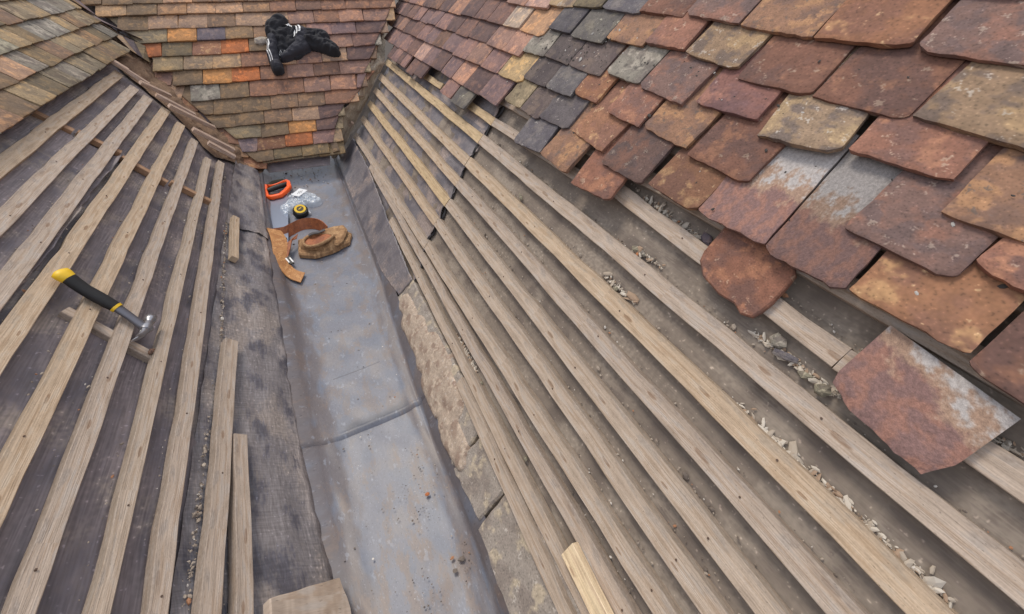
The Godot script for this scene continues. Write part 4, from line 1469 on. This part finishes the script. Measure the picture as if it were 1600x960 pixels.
func build_hammer(at: Transform3D) -> void:
	var o := thing("claw_hammer", "claw hammer with black and yellow grip lying across the left battens", "hammer", at * Transform3D(Basis(), Vector3(1.205, 0.02, -0.62)))
	var p := func(u: float, s: float, h: float) -> Vector3: return Vector3(u - 1.205, h, -(s - 0.62))
	put_mesh(o, "grip", tube([p.call(1.252, 0.736, 0.006), p.call(1.245, 0.72, 0.003), p.call(1.235, 0.695, 0), p.call(1.224, 0.668, 0), p.call(1.213, 0.64, 0), p.call(1.206, 0.622, 0)], [[0.017, 0.014], [0.0165, 0.014], [0.0155, 0.0135], [0.0165, 0.014], [0.016, 0.0135], [0.0145, 0.012]], 14), mats.rubber)
	put_mesh(o, "end_cap", tube([p.call(1.264, 0.7615, 0.006), p.call(1.2615, 0.757, 0.006), p.call(1.257, 0.747, 0.006), p.call(1.2515, 0.735, 0.005)], [[0.012, 0.008], [0.0225, 0.0145], [0.0225, 0.015], [0.0175, 0.0145]], 14), mats.yellow_plastic)
	put_mesh(o, "collar", tube([p.call(1.2065, 0.6235, 0), p.call(1.2035, 0.617, 0)], [[0.0155, 0.013], [0.0145, 0.012]], 14), mats.yellow_plastic)
	put_mesh(o, "shaft", tube([p.call(1.205, 0.619, 0), p.call(1.188, 0.585, -0.002), p.call(1.172, 0.556, -0.004), p.call(1.166, 0.545, -0.004)], [[0.0125, 0.0095], [0.0115, 0.009], [0.0115, 0.009], [0.0125, 0.011]], 12), mats.steel_dark)
	var head := put_mesh(o, "hammer_head", tube([p.call(1.187, 0.5405, -0.004), p.call(1.176, 0.541, -0.004), p.call(1.166, 0.542, -0.004), p.call(1.155, 0.544, -0.004)], [[0.0105, 0.0105], [0.0125, 0.0125], [0.0165, 0.0135], [0.0125, 0.012]], 14), mats.steel)
	put_mesh(head, "striking_face", tube([p.call(1.186, 0.5405, -0.004), p.call(1.193, 0.54, -0.004), p.call(1.197, 0.54, -0.004), p.call(1.211, 0.539, -0.004), p.call(1.2125, 0.539, -0.004)], [[0.0105, 0.0105], [0.0098, 0.0098], [0.0138, 0.0138], [0.0142, 0.0142], [0.0125, 0.0125]], 16), mats.steel)
	for k in [-1.0, 1.0]:
		put_mesh(head, "claw", tube([p.call(1.158, 0.543, -0.004 + 0.004 * k), p.call(1.143, 0.545, -0.004 + 0.006 * k), p.call(1.128, 0.551, -0.004 + 0.008 * k), p.call(1.116, 0.560, -0.004 + 0.0095 * k)], [[0.0105, 0.006], [0.0085, 0.0055], [0.0055, 0.005], [0.002, 0.004]], 10), mats.steel)

func build_saw() -> void:
	var o := thing("handsaw", "handsaw with orange and black handle lying in the gutter, blade running under the leather belt", "saw", Transform3D(Basis(), Vector3(-0.266, 0.08, -2.67)))
	var p := func(x: float, z: float, y: float) -> Vector3: return Vector3(x + 0.28, y, z + 2.68)
	var ring := [[-0.342, -2.785], [-0.345, -2.70], [-0.338, -2.615], [-0.31, -2.60], [-0.265, -2.605], [-0.232, -2.655], [-0.213, -2.70], [-0.214, -2.775], [-0.226, -2.80], [-0.245, -2.79], [-0.28, -2.765], [-0.315, -2.758]]
	var pts := []
	var rad := []
	for i in ring.size():
		var a: Array = ring[i]
		pts.append(p.call(a[0], a[1], 0.018))
		rad.append([0.014 if i > 1 and i < 7 else (0.0105 if i < 9 else 0.006), 0.014])
	put_mesh(o, "handle", tube(pts, rad, 10, Vector3.UP, true, 0.5), mats.orange_plastic)
	put_mesh(o, "grip", tube([p.call(-0.335, -2.71, 0.018), p.call(-0.30, -2.725, 0.02), p.call(-0.255, -2.742, 0.02), p.call(-0.222, -2.758, 0.018)], [[0.013, 0.015], [0.0165, 0.016], [0.0165, 0.016], [0.012, 0.014]], 12), mats.black_plastic)
	put_mesh(o, "handle_back", tube([p.call(-0.336, -2.80, 0.014), p.call(-0.30, -2.83, 0.016), p.call(-0.25, -2.832, 0.016), p.call(-0.222, -2.81, 0.014)], [[0.010, 0.012], [0.02, 0.013], [0.02, 0.013], [0.010, 0.012]], 10), mats.olive_plastic)
	var blade := slab_mesh([[0.0 - 0.055, 2.62 - 2.68], [0.05, 2.65 - 2.68], [0.047, 2.5 - 2.68], [0.026, 2.07 - 2.68], [-0.052, 2.07 - 2.68]], -1.0, 0.0016, 0.5, 0.0, Vector2.ZERO, 0.0006)
	put_mesh(o, "blade", blade, mats.blade_steel, Transform3D(Basis(Vector3.RIGHT, 0.025), Vector3(0, 0.004, 0)))

func build_bag() -> void:
	var o := thing("plastic_bag", "crumpled clear plastic bag with a white label beside the saw handle", "bag", Transform3D(Basis(), Vector3(-0.165, 0.062, -2.5)))
	var caps := [[-0.06, -0.05, 0.045, 0.03, 0.03, 0.08, 0.026], [0.03, 0.03, 0.06, 0.085, -0.03, 0.045, 0.03], [-0.065, -0.02, 0.03, -0.072, -0.12, 0.02, 0.012], [-0.03, 0.07, 0.05, 0.03, 0.1, 0.035, 0.018]]
	soft(o, "film", -1.0, caps, 0.006, 0.004, 0.022, mats.film, 71, 26.0)
	var paper := put_mesh(o, "label", slab_mesh([[-0.028, 0.055], [0.022, 0.112], [0.066, 0.072], [0.012, 0.018]], -1.0, 0.0015, 0.3, 0.002, Vector2.ZERO, 0.0005), mats.paper, Transform3D(Basis(Vector3.RIGHT, 0.1), Vector3(0, 0.038, 0)))
	for k in 3:
		var b := put_mesh(paper, "print_bar", slab_mesh([[0.006 + k * 0.009, 0.05], [0.009 + k * 0.009, 0.05], [0.02 + k * 0.009, 0.078], [0.017 + k * 0.009, 0.078]], -1.0, 0.001, 0.5, 0.0, Vector2.ZERO, 0.0003), mats.cap_grey, Transform3D(Basis(), Vector3(0, 0.0012, 0)))

func build_tape() -> void:
	var o := thing("tape_measure", "small yellow and black tape measure beside the plastic bag in the gutter", "tape measure", Transform3D(Basis(Vector3.UP, 0.3) * Basis(Vector3.RIGHT, 0.55), Vector3(-0.162, 0.075, -2.36)))
	var body := []
	for k in 16:
		var an := TAU * k / 16.0
		var r := 0.038 + (0.006 if k > 9 and k < 15 else 0.0)
		body.append([cos(an) * r * 1.05, sin(an) * r * 0.95])
	put_mesh(o, "case", slab_mesh(body, -1.0, 0.036, 0.5, 0.0, Vector2.ZERO, 0.007), mats.black_plastic)
	var face := []
	var hub := []
	for k in 18:
		var an := TAU * k / 18.0
		face.append([cos(an) * 0.031, 0.002 + sin(an) * 0.029])
		hub.append([cos(an) * 0.0185, 0.002 + sin(an) * 0.0165])
	var f := put_mesh(o, "face_plate", slab_mesh(face, -1.0, 0.003, 0.5, 0.0, Vector2.ZERO, 0.001), mats.yellow_plastic, Transform3D(Basis(), Vector3(0, 0.0355, 0)))
	put_mesh(f, "badge", slab_mesh(hub, -1.0, 0.002, 0.5, 0.0, Vector2.ZERO, 0.0005), mats.olive_plastic, Transform3D(Basis(), Vector3(0, 0.0025, 0)))
	put_mesh(f, "badge_mark", slab_mesh([[-0.009, -0.003], [0.009, 0.003], [0.008, 0.008], [-0.010, 0.002]], -1.0, 0.002, 0.5, 0.0, Vector2.ZERO, 0.0005), mats.yellow_plastic, Transform3D(Basis(), Vector3(0, 0.0035, 0)))
	put_mesh(o, "hook", slab_mesh([[0.036, -0.034], [0.046, -0.034], [0.046, -0.012], [0.036, -0.012]], -1.0, 0.003, 0.5, 0.0, Vector2.ZERO, 0.001), mats.steel, Transform3D(Basis(), Vector3(0, 0.01, 0)))

func build_tool_belt() -> void:
	var y := 0.048
	var o := thing("tool_belt", "brown leather tool belt with a suede pouch, coiled on the gutter floor", "tool belt", Transform3D(Basis(), Vector3(-0.15, y, -1.98)))
	var p := func(x: float, h: float, z: float) -> Vector3: return Vector3(x + 0.15, h, z + 1.98)
	# the flat tongue that curls towards the viewer
	put_mesh(o, "belt_tongue", strap([p.call(-0.292, 0.07, -2.15), p.call(-0.279, 0.066, -2.09), p.call(-0.271, 0.061, -2.02), p.call(-0.273, 0.051, -1.955), p.call(-0.27, 0.036, -1.893), p.call(-0.256, 0.018, -1.833), p.call(-0.233, 0.01, -1.786), p.call(-0.197, 0.006, -1.748)], [Vector3(1, -0.3, 0.5), Vector3(1, -0.4, 0.2), Vector3(1, -0.42, -0.2), Vector3(1, -0.4, -0.6), Vector3(0.8, -0.36, -1), Vector3(0.55, -0.25, -1), Vector3(0.45, -0.1, -1), Vector3(0.35, 0, -1)], 0.07, 0.005), mats.leather)
	# the part that stands on edge round the back
	put_mesh(o, "belt_strap", strap([p.call(-0.30, 0.03, -2.175), p.call(-0.25, 0.03, -2.165), p.call(-0.215, 0.03, -2.185), p.call(-0.165, 0.03, -2.21), p.call(-0.11, 0.03, -2.195), p.call(-0.07, 0.028, -2.145), p.call(-0.05, 0.026, -2.075)], [Vector3(0, 1, -0.9), Vector3(0, 1, -0.6), Vector3(0, 1, -0.5), Vector3(0, 1, -0.5), Vector3(0.1, 1, -0.4), Vector3(0.2, 1, -0.3), Vector3(0.3, 1, -0.1)], 0.062, 0.005), mats.leather_inside)
	put_mesh(o, "buckle_tab", strap([p.call(-0.325, 0.045, -2.205), p.call(-0.275, 0.04, -2.155), p.call(-0.245, 0.026, -2.10)], [Vector3(0, 1, 0), Vector3(0, 1, 0.1), Vector3(0, 1, 0.2)], 0.012, 0.006), mats.black_plastic)
	var tail := put_mesh(o, "tie_strap", strap([p.call(-0.19, 0.05, -2.06), p.call(-0.225, 0.05, -2.03), p.call(-0.245, 0.038, -1.98), p.call(-0.262, 0.028, -1.92)], [Vector3(0.3, 0.2, -1), Vector3(0.8, 0.2, -0.6), Vector3(1, 0.15, -0.1), Vector3(1, 0.1, 0.3)], 0.034, 0.006), mats.leather_inside)
	var tab := put_mesh(tail, "striped_end", strap([p.call(-0.262, 0.029, -1.925), p.call(-0.257, 0.022, -1.895), p.call(-0.25, 0.016, -1.87)], [Vector3(1, 0.1, 0.2), Vector3(1, 0.1, 0.2), Vector3(1, 0.1, 0.2)], 0.056, 0.006), mats.black_plastic)
	for k in 3:
		var x := -0.272 + k * 0.017
		put_mesh(tail, "white_stripe", strap([p.call(x, 0.032, -1.912 + k * 0.004), p.call(x + 0.012, 0.025, -1.878 + k * 0.004)], [Vector3(1, 0.1, -0.2), Vector3(1, 0.1, -0.2)], 0.006, 0.003), mats.white_print)
	# the pouch: a soft bag with a round mouth and a folded pocket at its right
	var body := [[-0.14, 1.985, 0.05, -0.06, 1.975, 0.085, 0.046]]
	for c in body:
		c[0] += 0.15
		c[3] += 0.15
		c[1] -= 1.98
		c[4] -= 1.98
	put_mesh(o, "pouch_base", slab_mesh([[-0.045, 0.09], [-0.05, -0.05], [0.02, -0.095], [0.10, -0.09], [0.19, -0.05], [0.215, 0.03], [0.19, 0.075], [0.10, 0.105]], -1.0, 0.026, 0.3, 0.002, Vector2.ZERO, 0.008), mats.suede)
	soft(o, "pouch", -1.0, body, 0.016, 0.005, 0.002, mats.suede, 91, 16.0)
	put_mesh(o, "pocket", slab_mesh([[0.085, 0.095], [0.10, -0.02], [0.115, -0.075], [0.135, -0.088], [0.165, -0.06], [0.20, 0.025], [0.19, 0.085], [0.14, 0.10]], -1.0, 0.016, 0.3, 0.002, Vector2(0.3, 0.2), 0.009), mats.suede, Transform3D(Basis(Vector3.FORWARD, -0.06), Vector3(0.0, 0.027, 0)))
	var mouth := []
	var mr := []
	var hole := []
	for k in 20:
		var an := TAU * k / 20.0
		mouth.append(Vector3(0.055 + cos(an) * 0.07, 0.066 + 0.006 * sin(an * 2.0), 0.028 + sin(an) * 0.052))
		mr.append([0.0075, 0.009])
		hole.append([0.055 + cos(an) * 0.062, -0.028 - sin(an) * 0.046])
	put_mesh(o, "pouch_rim", tube(mouth, mr, 8, Vector3.UP, true), mats.suede)
	put_mesh(o, "pouch_mouth", slab_mesh(hole, -1.0, 0.004, 0.3, 0.0, Vector2.ZERO, 0.001), mats.leather_inside, Transform3D(Basis(), Vector3(0, 0.062, 0)))
	put_mesh(o, "keeper_strap", strap([p.call(-0.135, 0.078, -1.99), p.call(-0.115, 0.088, -1.985), p.call(-0.09, 0.08, -1.995), p.call(-0.055, 0.078, -2.01)], [Vector3(0.1, 0.1, 1), Vector3(0.1, 0.1, 1), Vector3(0.1, 0.1, 1), Vector3(0.1, 0.1, 1)], 0.022, 0.004), mats.cap_grey)

func build_jacket(at: Transform3D) -> void:
	var o := thing("jacket", "black jacket with white sleeve stripes thrown on the tiled end slope", "jacket", at * Transform3D(Basis(), Vector3(-0.45, 0.05, -1.1)))
	var sh := func(caps: Array) -> Array:
		var r := []
		for c in caps: r.append([c[0] + 0.45, c[1] - 1.1, c[2], c[3] + 0.45, c[4] - 1.1, c[5], c[6]])
		return r
	var body: Array = sh.call([[-0.53, 1.18, 0.07, -0.40, 1.14, 0.085, 0.045], [-0.54, 1.09, 0.05, -0.46, 1.06, 0.06, 0.034], [-0.48, 1.2, 0.05, -0.38, 1.19, 0.05, 0.04]])
	soft(o, "body", -1.0, body, 0.0, 0.006, 0.034, mats.black_cloth, 11, 11.0)
	soft(o, "hood", -1.0, sh.call([[-0.56, 1.25, 0.055, -0.52, 1.29, 0.05, 0.055], [-0.585, 1.21, 0.035, -0.555, 1.15, 0.035, 0.06]]), 0.004, 0.006, 0.026, mats.black_cloth, 12, 11.0)
	var arm: Array = sh.call([[-0.40, 1.19, 0.05, -0.40, 1.09, 0.05, 0.058], [-0.40, 1.09, 0.05, -0.525, 1.0, 0.022, 0.056]])
	soft(o, "sleeve", -1.0, arm, 0.006, 0.005, 0.012, mats.navy_cloth, 13)
	var arm2: Array = sh.call([[-0.575, 1.14, 0.033, -0.59, 1.02, 0.036, 0.07], [-0.59, 1.02, 0.036, -0.575, 0.935, 0.034, 0.06]])
	soft(o, "sleeve", -1.0, arm2, 0.006, 0.005, 0.010, mats.navy_cloth, 14)
	soft(o, "cuff", -1.0, sh.call([[-0.58, 0.945, 0.033, -0.572, 0.918, 0.032, 0.05]]), 0.01, 0.005, 0.006, mats.black_cloth, 15)
	soft(o, "skirt", -1.0, sh.call([[-0.35, 1.18, 0.05, -0.27, 1.17, 0.045, 0.04], [-0.35, 1.12, 0.05, -0.27, 1.09, 0.045, 0.055], [-0.29, 1.14, 0.04, -0.21, 1.07, 0.035, 0.04], [-0.27, 1.08, 0.04, -0.20, 1.03, 0.03, 0.05]]), 0.002, 0.006, 0.036, mats.black_cloth, 16, 12.0)
	var at2 := func(u: float, s: float) -> Vector2: return Vector2(u + 0.45, s - 1.1)
	for k in 3:
		soft_band(o, "sleeve_stripe", -1.0, body + arm, 0.007, 0.012, 13, at2.call(-0.452 + k * 0.021, 1.232), at2.call(-0.437 + k * 0.018, 1.135 + k * 0.012), -0.012, 0.0105, mats.white_print)
	for k in 2:
		soft_band(o, "sleeve_stripe", -1.0, arm2, 0.006, 0.010, 14, at2.call(-0.607 + k * 0.012, 1.11), at2.call(-0.612 + k * 0.014, 1.035), -0.006, 0.0065, mats.white_print)
		soft_band(o, "sleeve_stripe", -1.0, arm2, 0.006, 0.010, 14, at2.call(-0.612 + k * 0.014, 1.035), at2.call(-0.60 + k * 0.013, 0.96), -0.004, 0.0065, mats.white_print)
		soft_band(o, "shoulder_stripe", -1.0, body, 0.012, 0.034, 11, at2.call(-0.487 + k * 0.013, 1.25), at2.call(-0.465 + k * 0.013, 1.215), 0.0, 0.008, mats.white_print, 11.0)
	soft_band(o, "hem_stripe", -1.0, arm + body, 0.004, 0.012, 13, at2.call(-0.535, 1.01), at2.call(-0.505, 1.035), 0.0, 0.009, mats.white_print)
	for k in 3:
		soft_band(o, "chest_mark", -1.0, body, 0.006, 0.034, 11, at2.call(-0.553 + k * 0.008, 1.04 + k * 0.003), at2.call(-0.546 + k * 0.008, 1.028), 0.0, 0.005, mats.white_print, 11.0)
	# a lump of grey lead or mortar shows beside it
	var patch := MeshInstance3D.new()
	patch.mesh = lump(rng, Vector3(0.10, 0.03, 0.075), 0.2)
	patch.material_override = mats.slab
	patch.transform = at * Transform3D(Basis(), Vector3(-0.652, 0.05, -1.16))
	add_to(self, patch, "mortar_patch")
	tag(patch, "pale grey lump of mortar on the tiles at the left of the black jacket", "mortar")

func build_loose_timber(left: Transform3D, right: Transform3D) -> void:
	var o := Node3D.new()
	var piece := batten(self, 1.0, -0.35, 0.278, 0.258, 0.292, 0.038, 0.0, 0.02, mats.wood_fresh, "batten_offcut")
	piece.transform = right * Transform3D(Basis(), Vector3(0, 0.004, 0)) * piece.transform
	tag(piece, "clean yellow batten offcut lying on the lowest right-hand battens", "timber")
	o.free()
	var board := MeshInstance3D.new()
	board.mesh = slab_mesh([[0.487, 0.205], [0.515, 0.03], [0.45, 0.008], [0.15, 0.005], [0.13, 0.19]], -1.0, 0.022, 0.6, 0.002, Vector2(0.2, 0.1), 0.003)
	board.material_override = mats.wood_grey
	board.transform = left * Transform3D(Basis(), Vector3(0, 0.004, 0))
	add_to(self, board, "board_offcut")
	tag(board, "pale square-ended wooden board lying on the felt apron left of the gutter, nearest the viewer", "timber")
	var tile := MeshInstance3D.new()
	tile.mesh = slab_mesh_uv(BIG, 0.014)
	tile.material_override = clay_mat("half", 2)
	tile.transform = right * Transform3D(Basis(Vector3.RIGHT, -0.0), Vector3(0, 0.003, 0))
	add_to(self, tile, "roof_tile")
	tag(tile, "loose whole tile lying flat on the battens, dark red with a grey-white top edge", "roof tile")

# a loose tile whose picture runs from its tail to its head
func slab_mesh_uv(outline: Array, t: float) -> ArrayMesh:
	var r := RandomNumberGenerator.new()
	r.seed = 5
	var st := SurfaceTool.new()
	var a := Vector2(outline[0][0], outline[0][1])
	var b := Vector2(outline[3][0], outline[3][1])
	var c := Vector2(outline[5][0], outline[5][1])
	var d := Vector2(outline[7][0], outline[7][1])
	var n := noise(40.0, 3, 3)
	st.begin(Mesh.PRIMITIVE_TRIANGLES)
	st.set_smooth_group(0)
	var grid := []
	for j in 15:
		var line := []
		for i in 15:
			var f := i / 14.0
			var g := j / 14.0
			var p := a.lerp(b, f).lerp(d.lerp(c, f), g)
			if j == 0: p += Vector2(0, 0.006 * n.get_noise_2d(p.x, 0.0) - 0.004 * sin(PI * f))
			var corner := maxf(0.0, 1.0 - (absf(f) + absf(g)) / 0.2)
			p += Vector2(-0.006, 0.008) * corner
			corner = maxf(0.0, 1.0 - (absf(1.0 - f) + g) / 0.3)
			p += Vector2(0.012, 0.004) * corner
			var y := t + 0.0016 * n.get_noise_2d(p.x * 0.5, p.y * 0.5)
			if i == 0 or j == 0 or i == 14 or j == 14: y -= 0.003
			line.append([Vector3(p.x, y, p.y), Vector2(f * 0.6, 0.03 + g * 0.42 + 0.22 * f * g)])
		grid.append(line)
	for j in 14:
		for i in 14:
			for q in [grid[j][i], grid[j][i + 1], grid[j + 1][i + 1], grid[j][i], grid[j + 1][i + 1], grid[j + 1][i]]:
				st.set_uv(q[1])
				st.add_vertex(q[0])
	st.set_smooth_group(-1)
	var rim := []
	for i in 15: rim.append(grid[0][i])
	for j in range(1, 15): rim.append(grid[j][14])
	for i in range(13, -1, -1): rim.append(grid[14][i])
	for j in range(13, -1, -1): rim.append(grid[j][0])
	for k in rim.size() - 1:
		var p: Vector3 = rim[k][0]
		var q: Vector3 = rim[k + 1][0]
		for v in [p, q, Vector3(q.x, 0, q.z), p, Vector3(q.x, 0, q.z), Vector3(p.x, 0, p.z)]:
			st.set_uv(rim[k][1])
			st.add_vertex(v)
	st.generate_normals()
	return st.commit()

# ---------------------------------------------------------------- rubble and grit

func build_rubble(right: Node3D, left: Node3D) -> void:
	var tr := right.transform
	var tl := left.transform
	# pieces big enough to point at: [slope, u, s, size x, y, z, look, name, label, category]
	var list := [
		[tr, 0.47, 0.995, 0.05, 0.012, 0.032, "slatey", "slate_shard", "blue-grey slate shard behind the upper batten, left of the broken red tile", "shard"],
		[tr, 0.60, 0.885, 0.026, 0.014, 0.02, "pale", "mortar_chunk", "whitish mortar lump with orange bits on the batten left of the broken tile", "mortar"],
		[tr, 0.585, 0.872, 0.012, 0.008, 0.03, "bright", "tile_shard", "small orange tile shard in the whitish rubble left of the broken tile", "shard"],
		[tr, 0.573, 0.885, 0.022, 0.014, 0.016, "grey", "mortar_chunk", "grey mortar lump beside the orange shard, left of the broken tile", "mortar"],
		[tr, 0.536, 0.855, 0.018, 0.01, 0.014, "grey", "mortar_chunk", "small lone grey crumb between two battens under the orange shard", "mortar"],
		[tr, 0.573, 0.775, 0.024, 0.016, 0.022, "pale", "mortar_chunk", "pale mortar heap piece behind the second batten, mid slope", "mortar"],
		[tr, 0.605, 0.735, 0.018, 0.012, 0.03, "grey", "mortar_chunk", "long grey crumb leaning on the second batten, mid slope", "mortar"],
		[tr, 0.212, 0.893, 0.055, 0.012, 0.022, "slate", "slate_shard", "grey slate splinter lying in the rubble left of the loose whole tile", "shard"],
		[tr, 0.175, 0.885, 0.034, 0.014, 0.016, "pale", "mortar_chunk", "cream mortar splinter touching the loose whole tile's left corner", "mortar"],
		[tr, 0.142, 0.885, 0.03, 0.022, 0.034, "stone", "mortar_chunk", "largest round grey mortar lump, under the loose whole tile's left corner", "mortar"],
		[tr, 0.235, 0.905, 0.04, 0.014, 0.036, "grey", "mortar_chunk", "blue-white mortar flake behind the top batten, left of the loose whole tile", "mortar"],
		[tr, 0.735, 0.29, 0.022, 0.014, 0.016, "pale", "mortar_chunk", "white mortar stone at the near end of the grit heap in the lower right battens", "mortar"],
		[tr, 0.475, 0.30, 0.018, 0.012, 0.014, "pale", "mortar_chunk", "white mortar lump on the lower right battens, above the yellow offcut", "mortar"],
		[tr, 1.09, 0.79, 0.05, 0.014, 0.016, "stone", "mortar_chunk", "pale stick-like mortar piece bridging two battens on the upper right slope", "mortar"],
		[tr, 0.99, 0.87, 0.05, 0.01, 0.03, "grey", "mortar_chunk", "grey mortar flake in the gap below the lowest brown tile, right slope", "mortar"],
		[tl, 1.118, 0.505, 0.03, 0.018, 0.022, "brown", "wood_chip", "reddish wood chip beside the hammer head on the left felt", "wood chip"],
	]
	for q in list:
		var m := MeshInstance3D.new()
		m.mesh = lump(rng, Vector3(q[3], q[4], q[5]) * 0.8, 0.25)
		m.material_override = clay_mat(q[6], 2)
		var t: Transform3D = q[0]
		var sgn := 1.0 if t == tr else -1.0
		m.transform = t * Transform3D(Basis(Vector3.UP, rng.randf_range(-0.5, 0.5)), Vector3(q[1], -0.022 + q[4] * 0.5, sgn * q[2]))
		add_to(self, m, q[7])
		tag(m, q[8], q[9])
	var shard := MeshInstance3D.new()
	shard.mesh = lump(rng, Vector3(0.014, 0.006, 0.012), 0.2)
	shard.material_override = clay_mat("bright", 1)
	shard.position = Vector3(0.038, 0.008, -0.61)
	add_to(self, shard, "tile_shard")
	tag(shard, "tiny orange tile crumb lying on the dusty gutter floor near the viewer", "shard")
	# grit and crumbs nobody could count
	var lines := []
	for k in RB.size():
		var b: Array = RB[k]
		lines.append([tr, 1.0, b[2] - 0.1, b[3] + 0.046, minf(b[0], 1.45), b[1] + 0.046, 120, 0.0012])
	for q in [[0.56, 0.885, 0.05, 60], [0.53, 0.99, 0.06, 60], [0.57, 0.78, 0.06, 90], [0.20, 0.89, 0.08, 150], [0.12, 0.765, 0.1, 110], [-0.02, 0.765, 0.08, 120], [0.83, 0.285, 0.05, 160], [0.9, 0.287, 0.06, 160], [1.2, 0.275, 0.03, 40], [0.63, 1.0, 0.05, 60], [0.06, 0.935, 0.05, 40], [0.0, 0.97, 0.05, 60]]:
		lines.append([tr, 1.0, q[0] - q[2], q[1], q[0] + q[2], q[1], q[3], 0.0021, 2])
	for k in LB.size():
		var b: Array = LB[k]
		lines.append([tl, -1.0, b[2] - 0.1, b[3] + 0.024, b[0], b[1] + 0.024, 60, 0.0012])
	lines.append([tl, -1.0, 0.45, 0.285, 0.9, 0.30, 220, 0.0022])
	lines.append([tl, -1.0, 0.5, 0.335, 0.9, 0.335, 120, 0.0017])
	lines.append([tl, -1.0, 1.25, 0.325, 2.0, 0.36, 220, 0.0015])
	lines.append([tl, -1.0, 1.9, 0.40, 2.6, 0.40, 90, 0.002])
	var places := []
	for l in lines:
		for i in int(l[6]):
			var f := pow(rng.randf(), 1.0)
			var off := absf(rng.randfn(0.0, 0.006)) - 0.003
			var size: float = l[7] * exp(rng.randfn(0.0, 0.55))
			var t: Transform3D = l[0]
			var s: float = lerpf(l[3], l[5], f) + off
			var kind := 2 if l.size() > 8 else 0
			var form := Vector3(rng.randf_range(1.0, 2.6), 0.45, rng.randf_range(0.6, 1.2)) if kind == 2 else Vector3(1.3, 0.7, 1.0)
			places.append([t * Transform3D(Basis.from_euler(Vector3(rng.randfn(0.0, 0.5), rng.randf() * TAU, rng.randfn(0.0, 0.5))) * Basis.from_scale(form * size), Vector3(lerpf(l[2], l[4], f), -0.022 + size * 0.3, l[1] * s)), kind])
	# crumbs scattered on the lead
	for q in [[0.03, -0.64, 0.05, 40], [-0.02, -0.70, 0.05, 16], [0.02, -0.56, 0.03, 18], [0.075, -0.42, 0.03, 36], [-0.04, -0.36, 0.04, 40], [-0.2, -2.95, 0.16, 110], [-0.05, -2.85, 0.14, 90], [-0.05, -1.4, 0.25, 60], [-0.05, -0.9, 0.2, 60], [-0.05, -0.5, 0.2, 70], [-0.27, -2.2, 0.08, 30]]:
		for i in int(q[3]):
			var x: float = q[0] + rng.randfn(0.0, q[2] * 0.6)
			var z: float = q[1] + rng.randfn(0.0, q[2])
			if x < -0.30 or x > 0.10: continue
			var size := 0.0010 * exp(rng.randfn(0.0, 0.5)) * (2.0 if z < -2.0 else 1.0)
			places.append([Transform3D(Basis.from_euler(Vector3(rng.randf() * TAU, rng.randf() * TAU, 0)).scaled(Vector3(1.3, 0.7, 1.0) * size), Vector3(x, gutter_floor(z) + size * 0.2 - 0.002, z)), 1])
	# lichen and moss dots on the right-hand tiles, thickest on the slaty ones
	var spots := [[1.30, 1.29, 0.12, 55], [1.15, 1.24, 0.1, 30], [1.2, 1.35, 0.15, 30], [1.05, 1.35, 0.1, 14], [0.9, 1.25, 0.15, 14], [0.6, 1.3, 0.35, 26], [0.4, 1.2, 0.3, 16], [0.3, 1.42, 0.3, 12], [0.0, 1.1, 0.15, 8], [1.5, 1.2, 0.15, 12], [0.7, 1.08, 0.3, 12]]
	for q in spots:
		for i in int(q[3]):
			var u: float = q[0] + rng.randfn(0.0, q[2])
			var s: float = clampf(q[1] + rng.randfn(0.0, 0.05), 1.04, 1.5)
			var d := 0.0
			for c in [1.035, 1.14, 1.243, 1.345, 1.453]:
				if s > c + 0.012: d = s - c
			if d == 0.0: continue
			var size := 0.0019 * exp(rng.randfn(0.0, 0.45))
			places.append([tr * Transform3D(Basis.from_euler(Vector3(0, rng.randf() * TAU, 0)) * Basis.from_scale(Vector3(1.5, 0.45, 1.0) * size), Vector3(u, 0.046 - 0.124 * d, s)), 3])
	var mesh := lump(rng, Vector3(2, 2, 2), 0.3)
	for kind in 4:
		var mm := MultiMesh.new()
		mm.transform_format = MultiMesh.TRANSFORM_3D
		mm.use_colors = true
		mm.mesh = mesh
		var mine := []
		for p in places:
			if p[1] == kind: mine.append(p[0])
		mm.instance_count = mine.size()
		for i in mine.size():
			mm.set_instance_transform(i, mine[i])
			var tone := rng.randf()
			var c := Color(0.27, 0.22, 0.18).lerp(Color(0.42, 0.36, 0.3), rng.randf())
			if tone < 0.07: c = Color(0.62, 0.58, 0.53)
			elif tone < 0.12: c = Color(0.36, 0.18, 0.1)
			elif tone < 0.42: c = Color(0.16, 0.13, 0.11)
			if kind == 2: c = Color(0.36, 0.30, 0.24).lerp(Color(0.6, 0.55, 0.48), rng.randf()) if tone > 0.25 else Color(0.34, 0.24, 0.17)
			if kind == 3: c = Color(0.05, 0.045, 0.042) if tone < 0.72 else Color(0.4, 0.38, 0.36)
			if kind == 1 and tone > 0.6: c = Color(0.1, 0.085, 0.08)
			mm.set_instance_color(i, c)
		var node := MultiMeshInstance3D.new()
		node.multimesh = mm
		var m := StandardMaterial3D.new()
		m.resource_name = "grit"
		m.vertex_color_use_as_albedo = true
		m.roughness = 0.95
		node.material_override = m
		add_to(self, node, ["mortar_grit", "gutter_grit", "mortar_flakes", "lichen_dots"][kind])
		tag(node, ["crumbs of mortar and grit lodged along the battens of both slopes", "dark crumbs and dust scattered over the lead gutter floor", "clumps of cream mortar flakes and splinters caught behind the right-hand battens", "black and grey lichen dots growing on the right-hand clay tiles"][kind], "lichen" if kind == 3 else "grit", "", "stuff")
